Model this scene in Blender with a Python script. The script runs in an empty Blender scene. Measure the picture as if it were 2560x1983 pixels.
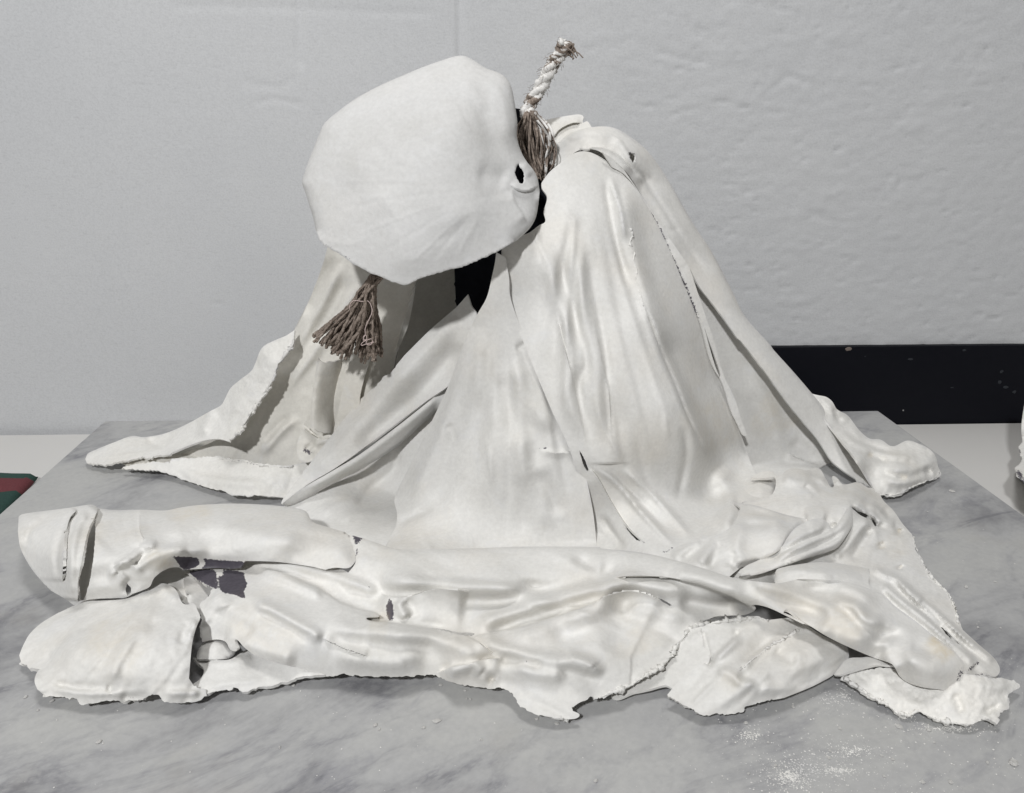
import bpy, math, random
import numpy as np
from mathutils import Vector
from mathutils.geometry import delaunay_2d_cdt
from mathutils.kdtree import KDTree

random.seed(7)
rng = np.random.RandomState(11)
sc = bpy.context.scene
col = sc.collection

# ------------------------------------------------------------------ camera
CAM_H = 0.45
PITCH = math.radians(19.9)
YAW = math.radians(1.8)
FPX = 2000.0                       # focal length in pixels of the 2560 px wide photograph
cam_d = bpy.data.cameras.new('Camera')
cam_d.sensor_width = 36.0
cam_d.lens = FPX / 2560.0 * 36.0
cam_d.clip_start = 0.01
cam_d.clip_end = 50
cam = bpy.data.objects.new('Camera', cam_d)
cam.location = (0, 0, CAM_H)
cam.rotation_euler = (math.pi / 2 - PITCH, 0, -YAW)
col.objects.link(cam)
sc.camera = cam

# ------------------------------------------------------------------ light
world = bpy.data.worlds.new('World')
sc.world = world
world.use_nodes = True
bg = world.node_tree.nodes['Background']
bg.inputs[0].default_value = (1.0, 0.975, 0.93, 1)
bg.inputs[1].default_value = 0.11

def area_lamp(name, loc, target, size, power, color):
    l = bpy.data.lights.new(name, 'AREA')
    l.shape = 'DISK'
    l.size = size
    l.energy = power
    l.color = color
    o = bpy.data.objects.new(name, l)
    o.location = loc
    d = Vector(target) - Vector(loc)
    o.rotation_euler = d.to_track_quat('-Z', 'Y').to_euler()
    col.objects.link(o)
    return o

area_lamp('ceiling_lamp', (-0.66, -1.30, 1.84), (0.0, 0.9, 0.15), 0.15, 49.0, (0.985, 0.99, 1.0))
area_lamp('ceiling_lamp', (-0.05, 0.62, 2.3), (0.0, 0.8, 0.0), 0.5, 15.0, (1.0, 0.99, 0.975))

sc.view_settings.view_transform = 'Standard'
sc.view_settings.look = 'None'
sc.view_settings.exposure = 0.06
sc.view_settings.gamma = 1.0
sc.view_settings.use_curve_mapping = False
sc.cycles.max_bounces = 6
sc.cycles.use_denoising = True

# ------------------------------------------------------------------ pixel <-> place
CP, SP = math.cos(PITCH), math.sin(PITCH)
CYW, SYW = math.cos(YAW), math.sin(YAW)

def ray(x, y):
    """direction (not unit) of the sight line through photograph pixel x, y"""
    u = (np.asarray(x, float) - 1280.0) / FPX
    v = (np.asarray(y, float) - 991.5) / FPX
    f = CP - v * SP
    dz = -SP - v * CP
    return np.stack([u * CYW + f * SYW, -u * SYW + f * CYW, dz], -1)

def at_y(x, y, Y):
    d = ray(x, y)
    t = np.asarray(Y) / d[..., 1]
    p = d * t[..., None]
    p[..., 2] += CAM_H
    return p

def at_z(x, y, z):
    d = ray(x, y)
    t = (np.asarray(z, float) - CAM_H) / d[..., 2]
    p = d * t[..., None]
    p[..., 2] += CAM_H
    return p

def depth_of(x, y, val):
    """val below 0.3: a height above the slab; else a distance Y"""
    if val >= 0.3:
        return val
    return float(at_z(x, y, val + 0.0065 * max(0.0, 1 - val / 0.03))[1])

CROPS = {'A': (700, 60, 2.4175), 'B': (1200, 240, 2.4175), 'C': (180, 600, 2.4175), 'D': (680, 640, 2.226),
         'E': (1250, 700, 2.4175), 'F': (1800, 850, 2.603), 'G': (0, 1200, 2.4175), 'H': (700, 1300, 2.4775),
         'I': (1400, 1300, 3.077), 'J': (1960, 1300, 3.077), 'K': (0, 900, 3.76), 'L': (1250, 60, 3.383),
         'M': (720, 640, 6.043), 'N': (400, 1350, 3.64), 'O': (900, 1350, 3.64), 'Q': (1500, 1250, 3.64),
         'R': (1850, 1150, 4.368), 'S': (2060, 900, 4.23), 'T': (1800, 1600, 2.874), 'X': (0, 0, 1.0)}

def C(tag, *pts):
    ox, oy, s = CROPS[tag]
    return [(ox + a / s, oy + b / s) for a, b in pts]

# ------------------------------------------------------------------ node helpers
def new_mat(name):
    m = bpy.data.materials.new(name)
    m.use_nodes = True
    nt = m.node_tree
    b = nt.nodes['Principled BSDF']
    return m, nt, b

def nd(nt, t, **kw):
    n = nt.nodes.new(t)
    for k, v in kw.items():
        if k.startswith('i_'):
            n.inputs[k[2:].replace('_', ' ')].default_value = v
        else:
            setattr(n, k, v)
    return n

def ramp(nt, src, stops):
    r = nt.nodes.new('ShaderNodeValToRGB')
    while len(r.color_ramp.elements) < len(stops):
        r.color_ramp.elements.new(0.5)
    for e, (p, c) in zip(r.color_ramp.elements, stops):
        e.position = p
        e.color = c if len(c) == 4 else (*c, 1)
    nt.links.new(src, r.inputs[0])
    return r

def mixc(nt, fac, a, b, mode='MIX'):
    m = nt.nodes.new('ShaderNodeMix')
    m.data_type = 'RGBA'
    m.blend_type = mode
    for s, k in ((fac, 0), (a, 6), (b, 7)):
        if hasattr(s, 'links') or isinstance(s, bpy.types.NodeSocket):
            nt.links.new(s, m.inputs[k])
        elif isinstance(s, (int, float)):
            m.inputs[k].default_value = s
        else:
            m.inputs[k].default_value = (*s, 1) if len(s) == 3 else s
    return m.outputs[2]

def noise(nt, scale, detail=4, rough=0.55, vec=None, dist=0.0):
    n = nd(nt, 'ShaderNodeTexNoise')
    n.inputs['Scale'].default_value = scale
    n.inputs['Detail'].default_value = detail
    n.inputs['Roughness'].default_value = rough
    n.inputs['Distortion'].default_value = dist
    if vec is not None:
        nt.links.new(vec, n.inputs['Vector'])
    return n.outputs['Fac']

def coords(nt, scale=(1, 1, 1), rot=(0, 0, 0)):
    tc = nd(nt, 'ShaderNodeTexCoord')
    m0 = nd(nt, 'ShaderNodeMapping')
    m0.inputs['Rotation'].default_value = rot
    nt.links.new(tc.outputs['Object'], m0.inputs['Vector'])
    mp = nd(nt, 'ShaderNodeMapping')
    mp.inputs['Scale'].default_value = scale
    nt.links.new(m0.outputs['Vector'], mp.inputs['Vector'])
    return mp.outputs['Vector']

# ------------------------------------------------------------------ materials
def plaster_material(name, base=(0.76, 0.752, 0.728), warm=(0.70, 0.63, 0.52), warm_amt=0.35, rough=0.92, bump=0.45):
    m, nt, b = new_mat(name)
    v = coords(nt)
    n1 = noise(nt, 9.0, 5, 0.6, v)
    n2 = noise(nt, 33.0, 5, 0.65, v, 0.6)
    n3 = noise(nt, 240.0, 3, 0.6, v)
    r1 = ramp(nt, n1, [(0.50, (0, 0, 0)), (0.78, (1, 1, 1))])
    mm = nd(nt, 'ShaderNodeMath', operation='MULTIPLY')
    nt.links.new(r1.outputs[0], mm.inputs[0]); mm.inputs[1].default_value = warm_amt
    c = mixc(nt, mm.outputs[0], base, warm)
    sh = ramp(nt, n3, [(0.25, (0.93, 0.93, 0.93)), (0.7, (1.03, 1.03, 1.03))])
    c = mixc(nt, 1.0, c, sh.outputs[0], 'MULTIPLY')
    nm = noise(nt, 4.5, 6, 0.72, v, 0.8)
    ml = ramp(nt, nm, [(0.32, (0.88, 0.875, 0.86)), (0.55, (1, 1, 1))])
    c = mixc(nt, 1.0, c, ml.outputs[0], 'MULTIPLY')
    cool = ramp(nt, n2, [(0.56, (0, 0, 0)), (0.80, (0.5, 0.5, 0.5))])
    c = mixc(nt, cool.outputs[0], c, (0.72, 0.725, 0.735))
    # worn spots where the plaster is gone and dark grey cloth shows
    at = nd(nt, 'ShaderNodeAttribute', attribute_name='worn')
    n4 = noise(nt, 420.0, 3, 0.7, v)
    ad = nd(nt, 'ShaderNodeMath', operation='MULTIPLY_ADD')
    nt.links.new(n4, ad.inputs[0]); ad.inputs[1].default_value = 1.5; ad.inputs[2].default_value = -0.75
    su = nd(nt, 'ShaderNodeMath', operation='ADD')
    nt.links.new(ad.outputs[0], su.inputs[0]); nt.links.new(at.outputs['Fac'], su.inputs[1])
    wr = ramp(nt, su.outputs[0], [(0.48, (0, 0, 0)), (0.54, (1, 1, 1))])
    darkn = mixc(nt, n3, (0.060, 0.055, 0.068), (0.13, 0.12, 0.14))
    c = mixc(nt, wr.outputs[0], c, darkn)
    at2 = nd(nt, 'ShaderNodeAttribute', attribute_name='stain')
    st = mixc(nt, n2, (0.60, 0.50, 0.33), (0.74, 0.66, 0.52))
    n6 = noise(nt, 48.0, 5, 0.7, v, 0.5)
    sb = ramp(nt, n6, [(0.36, (0.15, 0.15, 0.15)), (0.62, (1, 1, 1))])
    sm = nd(nt, 'ShaderNodeMath', operation='MULTIPLY')
    nt.links.new(at2.outputs['Fac'], sm.inputs[0]); nt.links.new(sb.outputs[0], sm.inputs[1])
    c = mixc(nt, sm.outputs[0], c, st)
    geo = nd(nt, 'ShaderNodeNewGeometry')
    n7 = noise(nt, 14.0, 4, 0.6, v)
    pt = ramp(nt, geo.outputs['Pointiness'], [(0.525, (0, 0, 0)), (0.60, (1, 1, 1))])
    pr = ramp(nt, n7, [(0.48, (0, 0, 0)), (0.66, (0.55, 0.55, 0.55))])
    pm = nd(nt, 'ShaderNodeMath', operation='MULTIPLY')
    nt.links.new(pt.outputs[0], pm.inputs[0]); nt.links.new(pr.outputs[0], pm.inputs[1])
    c = mixc(nt, pm.outputs[0], c, (0.50, 0.50, 0.515))
    nt.links.new(c, b.inputs['Base Color'])
    b.inputs['Roughness'].default_value = rough
    b.inputs['Specular IOR Level'].default_value = 0.08
    h = mixc(nt, 0.5, n2, n3)
    bp = nd(nt, 'ShaderNodeBump')
    bp.inputs['Strength'].default_value = bump
    bp.inputs['Distance'].default_value = 0.0012
    nt.links.new(h, bp.inputs['Height'])
    nt.links.new(bp.outputs[0], b.inputs['Normal'])
    return m

M_CLOTH = plaster_material('plastered_cloth')
M_HOOD = plaster_material('plastered_cloth_smooth', base=(0.66, 0.658, 0.65), warm_amt=0.10)
M_BARE = plaster_material('bare_cream_cloth', base=(0.75, 0.732, 0.685), warm=(0.66, 0.61, 0.52), warm_amt=0.4, rough=0.85)
M_ROUGH = plaster_material('rough_plaster', base=(0.81, 0.80, 0.77), warm_amt=0.25, rough=0.8, bump=0.9)

def simple(name, colr, rough=0.7, spec=0.3):
    m, nt, b = new_mat(name)
    v = coords(nt)
    n = noise(nt, 60, 4, 0.6, v)
    c = mixc(nt, n, tuple(x * 0.75 for x in colr), tuple(min(1, x * 1.25) for x in colr))
    nt.links.new(c, b.inputs['Base Color'])
    b.inputs['Roughness'].default_value = rough
    b.inputs['Specular IOR Level'].default_value = spec
    return m

M_CAVITY_SHADE = simple('painted_cavity_shade', (0.010, 0.011, 0.015), 0.9, 0.1)  # near-black colour standing in for deep shade inside the openings

def rope_material(name, flecks):
    m, nt, b = new_mat(name)
    v = coords(nt)
    n = noise(nt, 300, 4, 0.7, v)
    c = ramp(nt, n, [(0.3, (0.10, 0.078, 0.064)), (0.52, (0.27, 0.22, 0.185)), (0.72, (0.42, 0.36, 0.31))]).outputs[0]
    if flecks:
        n2 = noise(nt, 62, 4, 0.6, v, 1.2)
        f = ramp(nt, n2, [(0.43, (0, 0, 0)), (0.48, (1, 1, 1))]).outputs[0]
        c = mixc(nt, f, c, (0.80, 0.785, 0.76))
    nt.links.new(c, b.inputs['Base Color'])
    b.inputs['Roughness'].default_value = 0.9
    b.inputs['Specular IOR Level'].default_value = 0.1
    bp = nd(nt, 'ShaderNodeBump'); bp.inputs['Strength'].default_value = 0.6; bp.inputs['Distance'].default_value = 0.0008
    nt.links.new(n, bp.inputs['Height']); nt.links.new(bp.outputs[0], b.inputs['Normal'])
    return m

M_ROPE = rope_material('plaster_flecked_rope', True)
M_YARN = rope_material('brown_yarn', False)
M_THREAD = simple('pale_thread', (0.62, 0.50, 0.47), 0.8)

# ------------------------------------------------------------------ curve maths
def catmull(pts, step=4.0):
    p = np.array(pts, float)
    if len(p) < 3:
        n = max(2, int(np.hypot(*(p[-1] - p[0])) / step))
        t = np.linspace(0, 1, n)[:, None]
        return p[0] * (1 - t) + p[-1] * t
    q = np.vstack([2 * p[0] - p[1], p, 2 * p[-1] - p[-2]])
    out = []
    for i in range(1, len(q) - 2):
        p0, p1, p2, p3 = q[i - 1], q[i], q[i + 1], q[i + 2]
        n = max(2, int(np.linalg.norm(p2 - p1) / step))
        t = np.linspace(0, 1, n, endpoint=False)[:, None]
        # centripetal-ish: limit the tangents so that long and short spans mix well
        L = np.linalg.norm(p2 - p1)
        m1 = (p2 - p0); m2 = (p3 - p1)
        m1 = m1 / (np.linalg.norm(m1) + 1e-9) * L
        m2 = m2 / (np.linalg.norm(m2) + 1e-9) * L
        h00 = 2 * t ** 3 - 3 * t ** 2 + 1; h10 = t ** 3 - 2 * t ** 2 + t
        h01 = -2 * t ** 3 + 3 * t ** 2; h11 = t ** 3 - t ** 2
        out.append(h00 * p1 + h10 * m1 + h01 * p2 + h11 * m2)
    out.append(p[-1:])
    return np.vstack(out)

def resample(pts, step):
    p = np.array(pts, float)
    d = np.r_[0, np.cumsum(np.linalg.norm(np.diff(p, axis=0), axis=1))]
    n = max(2, int(round(d[-1] / step)) + 1)
    s = np.linspace(0, d[-1], n)
    return np.stack([np.interp(s, d, p[:, k]) for k in range(p.shape[1])], 1)

def poly_dist(P, line):
    """distance, signed side (+ left of travel on the picture), position 0..1 along, to a polyline"""
    L = np.array(line, float)
    seg = L[1:] - L[:-1]
    ln = np.maximum(np.linalg.norm(seg, axis=1), 1e-6)
    cum = np.r_[0, np.cumsum(ln)]
    best = np.full(len(P), 1e9); side = np.zeros(len(P)); pos = np.zeros(len(P))
    for i in range(len(seg)):
        w = P - L[i]
        t = np.clip((w @ seg[i]) / ln[i] ** 2, 0, 1)
        q = w - t[:, None] * seg[i]
        d = np.hypot(q[:, 0], q[:, 1])
        m = d < best
        best[m] = d[m]
        side[m] = -np.sign(seg[i, 0] * w[m, 1] - seg[i, 1] * w[m, 0])
        pos[m] = (cum[i] + t[m] * ln[i]) / cum[-1]
    return best, side, pos

def inside(P, poly):
    x, y = P[:, 0], P[:, 1]
    c = np.zeros(len(P), bool)
    q = np.array(poly, float)
    j = len(q) - 1
    for i in range(len(q)):
        xi, yi = q[i]; xj, yj = q[j]
        if yi != yj:
            hit = ((yi > y) != (yj > y)) & (x < (xj - xi) * (y - yi) / (yj - yi) + xi)
            c ^= hit
        j = i
    return c

_perm = rng.rand(64, 64)
def vnoise(x, y):
    """smooth value noise, -1..1"""
    xi = np.floor(x).astype(int); yi = np.floor(y).astype(int)
    fx = x - xi; fy = y - yi
    fx = fx * fx * fx * (fx * (fx * 6 - 15) + 10); fy = fy * fy * fy * (fy * (fy * 6 - 15) + 10)
    g = lambda a, b: _perm[a % 64, b % 64]
    return 2 * ((g(xi, yi) * (1 - fx) + g(xi + 1, yi) * fx) * (1 - fy) + (g(xi, yi + 1) * (1 - fx) + g(xi + 1, yi + 1) * fx) * fy) - 1

def fbm(x, y, octv=3):
    a, s, o = 1.0, 1.0, 0
    for k in range(octv):
        o = o + a * vnoise(x * s + 17.3 * k, y * s + 5.1 * k)
        a *= 0.5; s *= 2.03
    return o

def tps(ctrl):
    """thin-plate spline through (x, y, value)"""
    P = np.array([(c[0], c[1]) for c in ctrl], float) / 1000.0
    V = np.array([c[2] for c in ctrl], float)
    n = len(P)
    def K(r):
        return np.where(r > 1e-9, r * r * np.log(r + 1e-12), 0.0)
    if n < 3:
        return lambda Q: np.full(len(Q), V.mean())
    r = np.linalg.norm(P[:, None] - P[None], axis=2)
    A = np.zeros((n + 3, n + 3))
    A[:n, :n] = K(r) + 1e-5 * np.eye(n)
    A[:n, n] = 1; A[:n, n + 1:] = P
    A[n, :n] = 1; A[n + 1:, :n] = P.T
    w = np.linalg.solve(A, np.r_[V, 0, 0, 0])
    def f(Q):
        Q = Q / 1000.0
        rr = np.linalg.norm(Q[:, None] - P[None], axis=2)
        return K(rr) @ w[:n] + w[n] + Q @ w[n + 1:]
    return f

def near_dist(P, pts):
    """distance to the nearest of some points"""
    kd = KDTree(len(pts))
    for i, p in enumerate(pts):
        kd.insert((float(p[0]), float(p[1]), 0.0), i)
    kd.balance()
    return np.array([kd.find((x, y, 0.0))[2] for x, y in P.tolist()]) if len(P) else np.zeros(0)

# strokes: ridge R, step S (the side left of travel is raised)
def R(w, a, pts, taper=0.25): return ('R', w, a, pts, taper)
def S(w, a, pts, taper=0.15): return ('S', w, a, pts, taper)

def fan(apex, ends, w, a, bulge=0.0, t0=0.12, seed=1):
    """tension folds running from one point to several, ridge and groove in turn"""
    r = np.random.RandomState(seed); out = []
    A_ = np.array(apex, float)
    for k, e in enumerate(ends):
        E_ = np.array(e, float); d = E_ - A_; n_ = np.array([-d[1], d[0]])
        P0 = A_ + d * (t0 + 0.08 * r.rand()); P1 = A_ + d * (0.45 + 0.1 * r.rand()) + n_ * bulge; P2 = A_ + d * 0.78 + n_ * bulge * 0.7; P3 = A_ + d * (0.93 + 0.07 * r.rand())
        sg = 1 if k % 2 == 0 else -1
        out.append(('R', w * (0.7 + 0.6 * r.rand()), sg * a * (0.7 + 0.6 * r.rand()), [tuple(P0), tuple(P1), tuple(P2), tuple(P3)], 0.3))
    return out

def tag(o, label=None, cat=None, group=None, kind=None):
    if label: o['label'] = label
    if cat: o['category'] = cat
    if group: o['group'] = group
    if kind: o['kind'] = kind
    return o

def mesh_obj(name, verts, faces, mat, parent=None, smooth=True):
    me = bpy.data.meshes.new(name)
    me.from_pydata([tuple(map(float, v)) for v in verts], [], [tuple(map(int, f)) for f in faces])
    if smooth:
        me.polygons.foreach_set('use_smooth', np.ones(len(me.polygons), bool))
    me.materials.append(mat)
    me.update()
    o = bpy.data.objects.new(name, me)
    col.objects.link(o)
    if parent:
        o.parent = parent
    return o

PXM = 1.0 / 2000.0
SURF = {}
FOLD = 2.0

def sheet(name, outline, ctrl, parent, mat=None, rad=30, curl=1.0, strokes=(), wav=2.0, wavs=90.0, fine=0.6,
          thick=0.0022, grid=5.0, worn=(), stain=(), holes=(), tear=3.0, aniso=(0, 1.0), pillow=0.0, crease=-1.6, lump=0.0, lumps=26.0, auto=0, adir=0.0, amp=1.0):
    """one sheet of stiff cloth: an outline, depths at some points, folds as strokes along it"""
    mat = mat or M_CLOTH
    loop = []; curls = []
    for k, (mode, pts) in enumerate(outline):
        nxt = outline[(k + 1) % len(outline)][1][0]
        if mode == 't':
            c = resample(catmull(pts, 5.0), 4.5)
            tn = np.gradient(c, axis=0)
            nn = np.stack([-tn[:, 1], tn[:, 0]], 1); nn /= (np.linalg.norm(nn, axis=1)[:, None] + 1e-9)
            s = np.arange(len(c)) * 4.5
            off = tear * (0.9 * vnoise(s / 17.0 + (sum(map(ord, name)) % 50), s * 0 + k) + 0.7 * vnoise(s / 7.0, s * 0 + k + 9.5)) + 0.35 * tear * rng.randn(len(c))
            off[0] = off[-1] = 0
            c = c + nn * off[:, None]
        else:
            c = resample(catmull(pts, 5.0), 5.0)
        if mode == 'r':
            curls.append(c)
        loop.append(c)
    lp = [loop[0]]
    for c in loop[1:]:
        lp.append(c)
    lp = np.vstack(lp)
    keep = [0]
    for i in range(1, len(lp)):
        if np.hypot(*(lp[i] - lp[keep[-1]])) > 1.2:
            keep.append(i)
    if np.hypot(*(lp[keep[-1]] - lp[0])) < 1.2:
        keep.pop()
    lp = lp[keep]
    # close long gaps between segments
    q = []
    for i in range(len(lp)):
        a, b2 = lp[i], lp[(i + 1) % len(lp)]
        n = max(1, int(np.hypot(*(b2 - a)) / 6.0))
        for j in range(n):
            q.append(a + (b2 - a) * j / n)
    lp = np.array(q)
    x0, y0 = lp.min(0); x1, y1 = lp.max(0)
    gx, gy = np.meshgrid(np.arange(x0, x1 + grid, grid), np.arange(y0, y1 + grid, grid * 0.866))
    gx = gx + (np.arange(gx.shape[0]) % 2)[:, None] * grid * 0.5
    G = np.stack([gx.ravel(), gy.ravel()], 1)
    G = G[inside(G, lp)]
    G = G[near_dist(G, lp) > grid * 0.62]
    extra = []
    for st in strokes:
        if st[0] == 'S':
            c = resample(catmull(st[3], 4.0), 4.0)
            tn = np.gradient(c, axis=0); nn = np.stack([-tn[:, 1], tn[:, 0]], 1)
            nn /= (np.linalg.norm(nn, axis=1)[:, None] + 1e-9)
            extra += [c + nn * 1.1, c - nn * 1.1]
    step_lines = []
    for c in extra:
        k_ = inside(c, lp) & (near_dist(c, lp) > 3.2)
        step_lines.append((c, k_))
    if step_lines:
        E = np.vstack([c[k] for c, k in step_lines])
        if len(E):
            G = G[near_dist(G, E) > 2.4]
    nl = len(lp)
    edges = [(i, (i + 1) % nl) for i in range(nl)]
    hl = []; base_i = nl
    for h in holes:
        hc = resample(catmull(list(h) + [h[0]], 4.0), 4.0)[:-1]
        hc = hc + rng.randn(*hc.shape) * 0.5
        G = G[near_dist(G, hc) > 2.6]
        edges += [(base_i + i, base_i + (i + 1) % len(hc)) for i in range(len(hc))]
        base_i += len(hc); hl.append(hc)
    sl = []
    for c, k_ in step_lines:
        prev = None
        for i in range(len(c)):
            if k_[i]:
                sl.append(c[i])
                if prev == i - 1:
                    edges.append((base_i + len(sl) - 2, base_i + len(sl) - 1))
                prev = i
    if sl:
        hl_all = hl + [np.array(sl)]
    else:
        hl_all = hl
    P = np.vstack([lp] + hl_all + [G])
    vs, es, fs, _, _, _ = delaunay_2d_cdt([Vector((float(a), float(b2))) for a, b2 in P], edges, [], 0, 0.05)
    P = np.array([(v.x, v.y) for v in vs])
    F = np.array([f for f in fs if len(f) == 3], int)
    cen = P[F].mean(1)
    ok = inside(cen, lp)
    for h in hl:
        ok &= ~inside(cen, h)
    F = F[ok]
    used = np.unique(F)
    remap = -np.ones(len(P), int); remap[used] = np.arange(len(used))
    P = P[used]; F = remap[F]
    # depth
    cc = [(c[0], c[1], depth_of(*c)) for c in ctrl]
    D = tps(cc)(P)
    strokes = list(strokes)
    if auto:
        ra = np.random.RandomState(sum(map(ord, name)) + len(lp))
        for _ in range(auto):
            c0 = P[ra.randint(len(P))]
            if np.isscalar(adir):
                th = adir
            else:
                tx = (c0[0] - x0) / (x1 - x0); th = adir[0] * (1 - tx) + adir[1] * tx
            th = math.radians(th + ra.randn() * 9)
            L_ = 130 + 330 * ra.rand()
            dv = np.array([math.cos(th), math.sin(th)]); pv = np.array([-dv[1], dv[0]])
            b_ = ra.randn() * 0.05 * L_
            w_ = 5 + 9 * ra.rand() ** 2
            a_ = (1.0 + 1.9 * ra.rand()) * (w_ / 9.0) ** 0.6 * (1 if ra.rand() < 0.45 else -1)
            line = [tuple(c0 - dv * L_ / 2), tuple(c0 - dv * L_ / 6 + pv * b_), tuple(c0 + dv * L_ / 6 + pv * b_), tuple(c0 + dv * L_ / 2)]
            strokes.append(('G', w_ * 1.5, a_, line, 0.45))
            if ra.rand() < 0.5:
                k_ = w_ * 1.3
                strokes.append(('G', w_ * 1.6, -0.8 * a_, [(x + pv[0] * k_, y + pv[1] * k_) for x, y in line], 0.45))
    base = D.copy()
    off = np.zeros(len(P))                    # toward the viewer, in pixels
    for c in curls:
        d, _, _ = poly_dist(P, c)
        t = np.clip(1 - d / rad, 0, 1)
        off -= curl * rad * (1 - np.sqrt(np.maximum(0, 1 - t * t * 0.985)))
    for kind, w, a, pts, tp in strokes:
        line = resample(catmull(pts, 4.0), 4.0)
        if kind != 'S':
            line = line[::2] if len(line) > 8 else line
        am = 1 + (amp - 1) * (0.8 if kind == 'S' else 1.0 if a > 0 else 0.6)
        if amp > 1.8:
            w = w * 1.3
            kind = 'G' if kind == 'R' else kind
        m_ = 5.5 * w + 4
        lo = line.min(0) - m_; hi = line.max(0) + m_
        sel = np.nonzero((P[:, 0] > lo[0]) & (P[:, 0] < hi[0]) & (P[:, 1] > lo[1]) & (P[:, 1] < hi[1]))[0]
        if not len(sel):
            continue
        d, side, pos = poly_dist(P[sel], line)
        tpr = np.clip(np.minimum(pos, 1 - pos) / max(tp, 1e-3), 0, 1)
        tpr = tpr * tpr * (3 - 2 * tpr)
        if kind == 'G':
            off[sel] += FOLD * am * a * tpr * np.exp(-(d / w) ** 2)
        elif kind == 'R':
            off[sel] += FOLD * am * a * tpr * (0.78 * np.exp(-(d / w) ** 2) + 0.22 * np.exp(-np.sqrt(d * d + 6.0) / (0.62 * w)))
        else:
            off[sel] += np.where(side > 0, FOLD * am * a * tpr * np.exp(-d / w), 0.0)
    ca, sa = math.cos(math.radians(aniso[0])), math.sin(math.radians(aniso[0]))
    ux = P[:, 0] * ca + P[:, 1] * sa; uy = -P[:, 0] * sa + P[:, 1] * ca
    hs = (abs(sum(ord(ch) * (i + 3) for i, ch in enumerate(name))) % 97) * 1.37
    off += wav * fbm(ux / (wavs * aniso[1]) + hs, uy / wavs + hs * 0.7, 3)
    off += fine * fbm(ux / 17.0 + hs, uy / 17.0, 2)
    n = fbm(ux / (44.0 * max(1.6, aniso[1])) + hs * 1.3, uy / 44.0 + hs, 2)
    off += crease * np.maximum(0, 1 - 3.2 * np.abs(n)) * np.clip(0.5 + fbm(ux / 160.0 + hs, uy / 160.0 + 3, 1), 0, 1)
    if lump:
        n = fbm(ux / (lumps * aniso[1]) + hs * 2, uy / lumps, 4)
        off += lump * (1 - 2 * np.abs(n))
    dist = np.linalg.norm(ray(P[:, 0], P[:, 1]), axis=1)
    D2 = D - off * PXM * D
    W = at_y(P[:, 0], P[:, 1], D2)
    # nothing may sink into the slab
    low = W[:, 2] < 0.0045
    if low.any():
        zz = 0.0045 - 0.0030 * (1 - np.exp((W[low, 2] - 0.0045) / 0.006))
        W[low] = at_z(P[low, 0], P[low, 1], zz)
    # faces wound to look at the camera
    a = W[F[:, 1]] - W[F[:, 0]]; b2 = W[F[:, 2]] - W[F[:, 0]]
    nrm = np.cross(a, b2)
    vdir = np.array([0, 0, CAM_H]) - W[F[:, 0]]
    flip = (nrm * vdir).sum(1) < 0
    F[flip] = F[flip][:, ::-1]
    SURF.setdefault(name, []).append((P, D2))
    nv = len(W)
    if pillow > 0:
        # closed volume: a second skin behind, sharing the rim
        dr, _, _ = poly_dist(P, np.vstack([lp, lp[:1]]))
        bk = pillow * np.sqrt(1 - (1 - np.clip(dr / 130.0, 0, 1)) ** 2)
        W2 = at_y(P[:, 0], P[:, 1], base + 0.012 + bk)
        vv = np.vstack([W, W2])
        cnt = {}
        for f in F:
            for e in ((f[0], f[1]), (f[1], f[2]), (f[2], f[0])):
                k = (min(e), max(e)); cnt.setdefault(k, []).append(e)
        rim = [(e[0][1], e[0][0], e[0][0] + nv, e[0][1] + nv) for e in cnt.values() if len(e) == 1]
        faces = [tuple(f) for f in F] + [tuple(f[::-1] + nv) for f in F] + rim
        o = mesh_obj(name, vv, faces, mat, parent)
        PP = np.vstack([P, P + 1e6])
    else:
        o = mesh_obj(name, W, F, mat, parent)
        PP = P
        if thick > 0:
            md = o.modifiers.new('thickness', 'SOLIDIFY')
            md.thickness = thick
            md.offset = -1.0
            md.use_even_offset = False
            es_ = o.modifiers.new('crisp_edges', 'EDGE_SPLIT')
            es_.split_angle = math.radians(75)
    for att, polys in (('worn', worn), ('stain', stain)):
        if not polys:
            continue
        val = np.zeros(len(PP))
        for spec in polys:
            if spec[0] == 'poly':
                pl = resample(catmull(list(spec[1]) + [spec[1][0]], 4.0), 4.0)
                ins = inside(PP, pl)
                d, _, _ = poly_dist(PP, pl)
                v = np.clip(0.5 + np.where(ins, d, -d) / (2 * spec[2]), 0, 1) * spec[3]
            else:
                d, _, pos = poly_dist(PP, resample(catmull(spec[1], 4.0), 4.0))
                tpr = np.clip(np.minimum(pos, 1 - pos) / 0.2, 0, 1)
                v = spec[3] * tpr * np.exp(-(d / spec[2]) ** 2)
            val = np.maximum(val, v)
        at = o.data.attributes.new(att, 'FLOAT', 'POINT')
        at.data.foreach_set('value', val.astype(np.float32))
    return o

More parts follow.
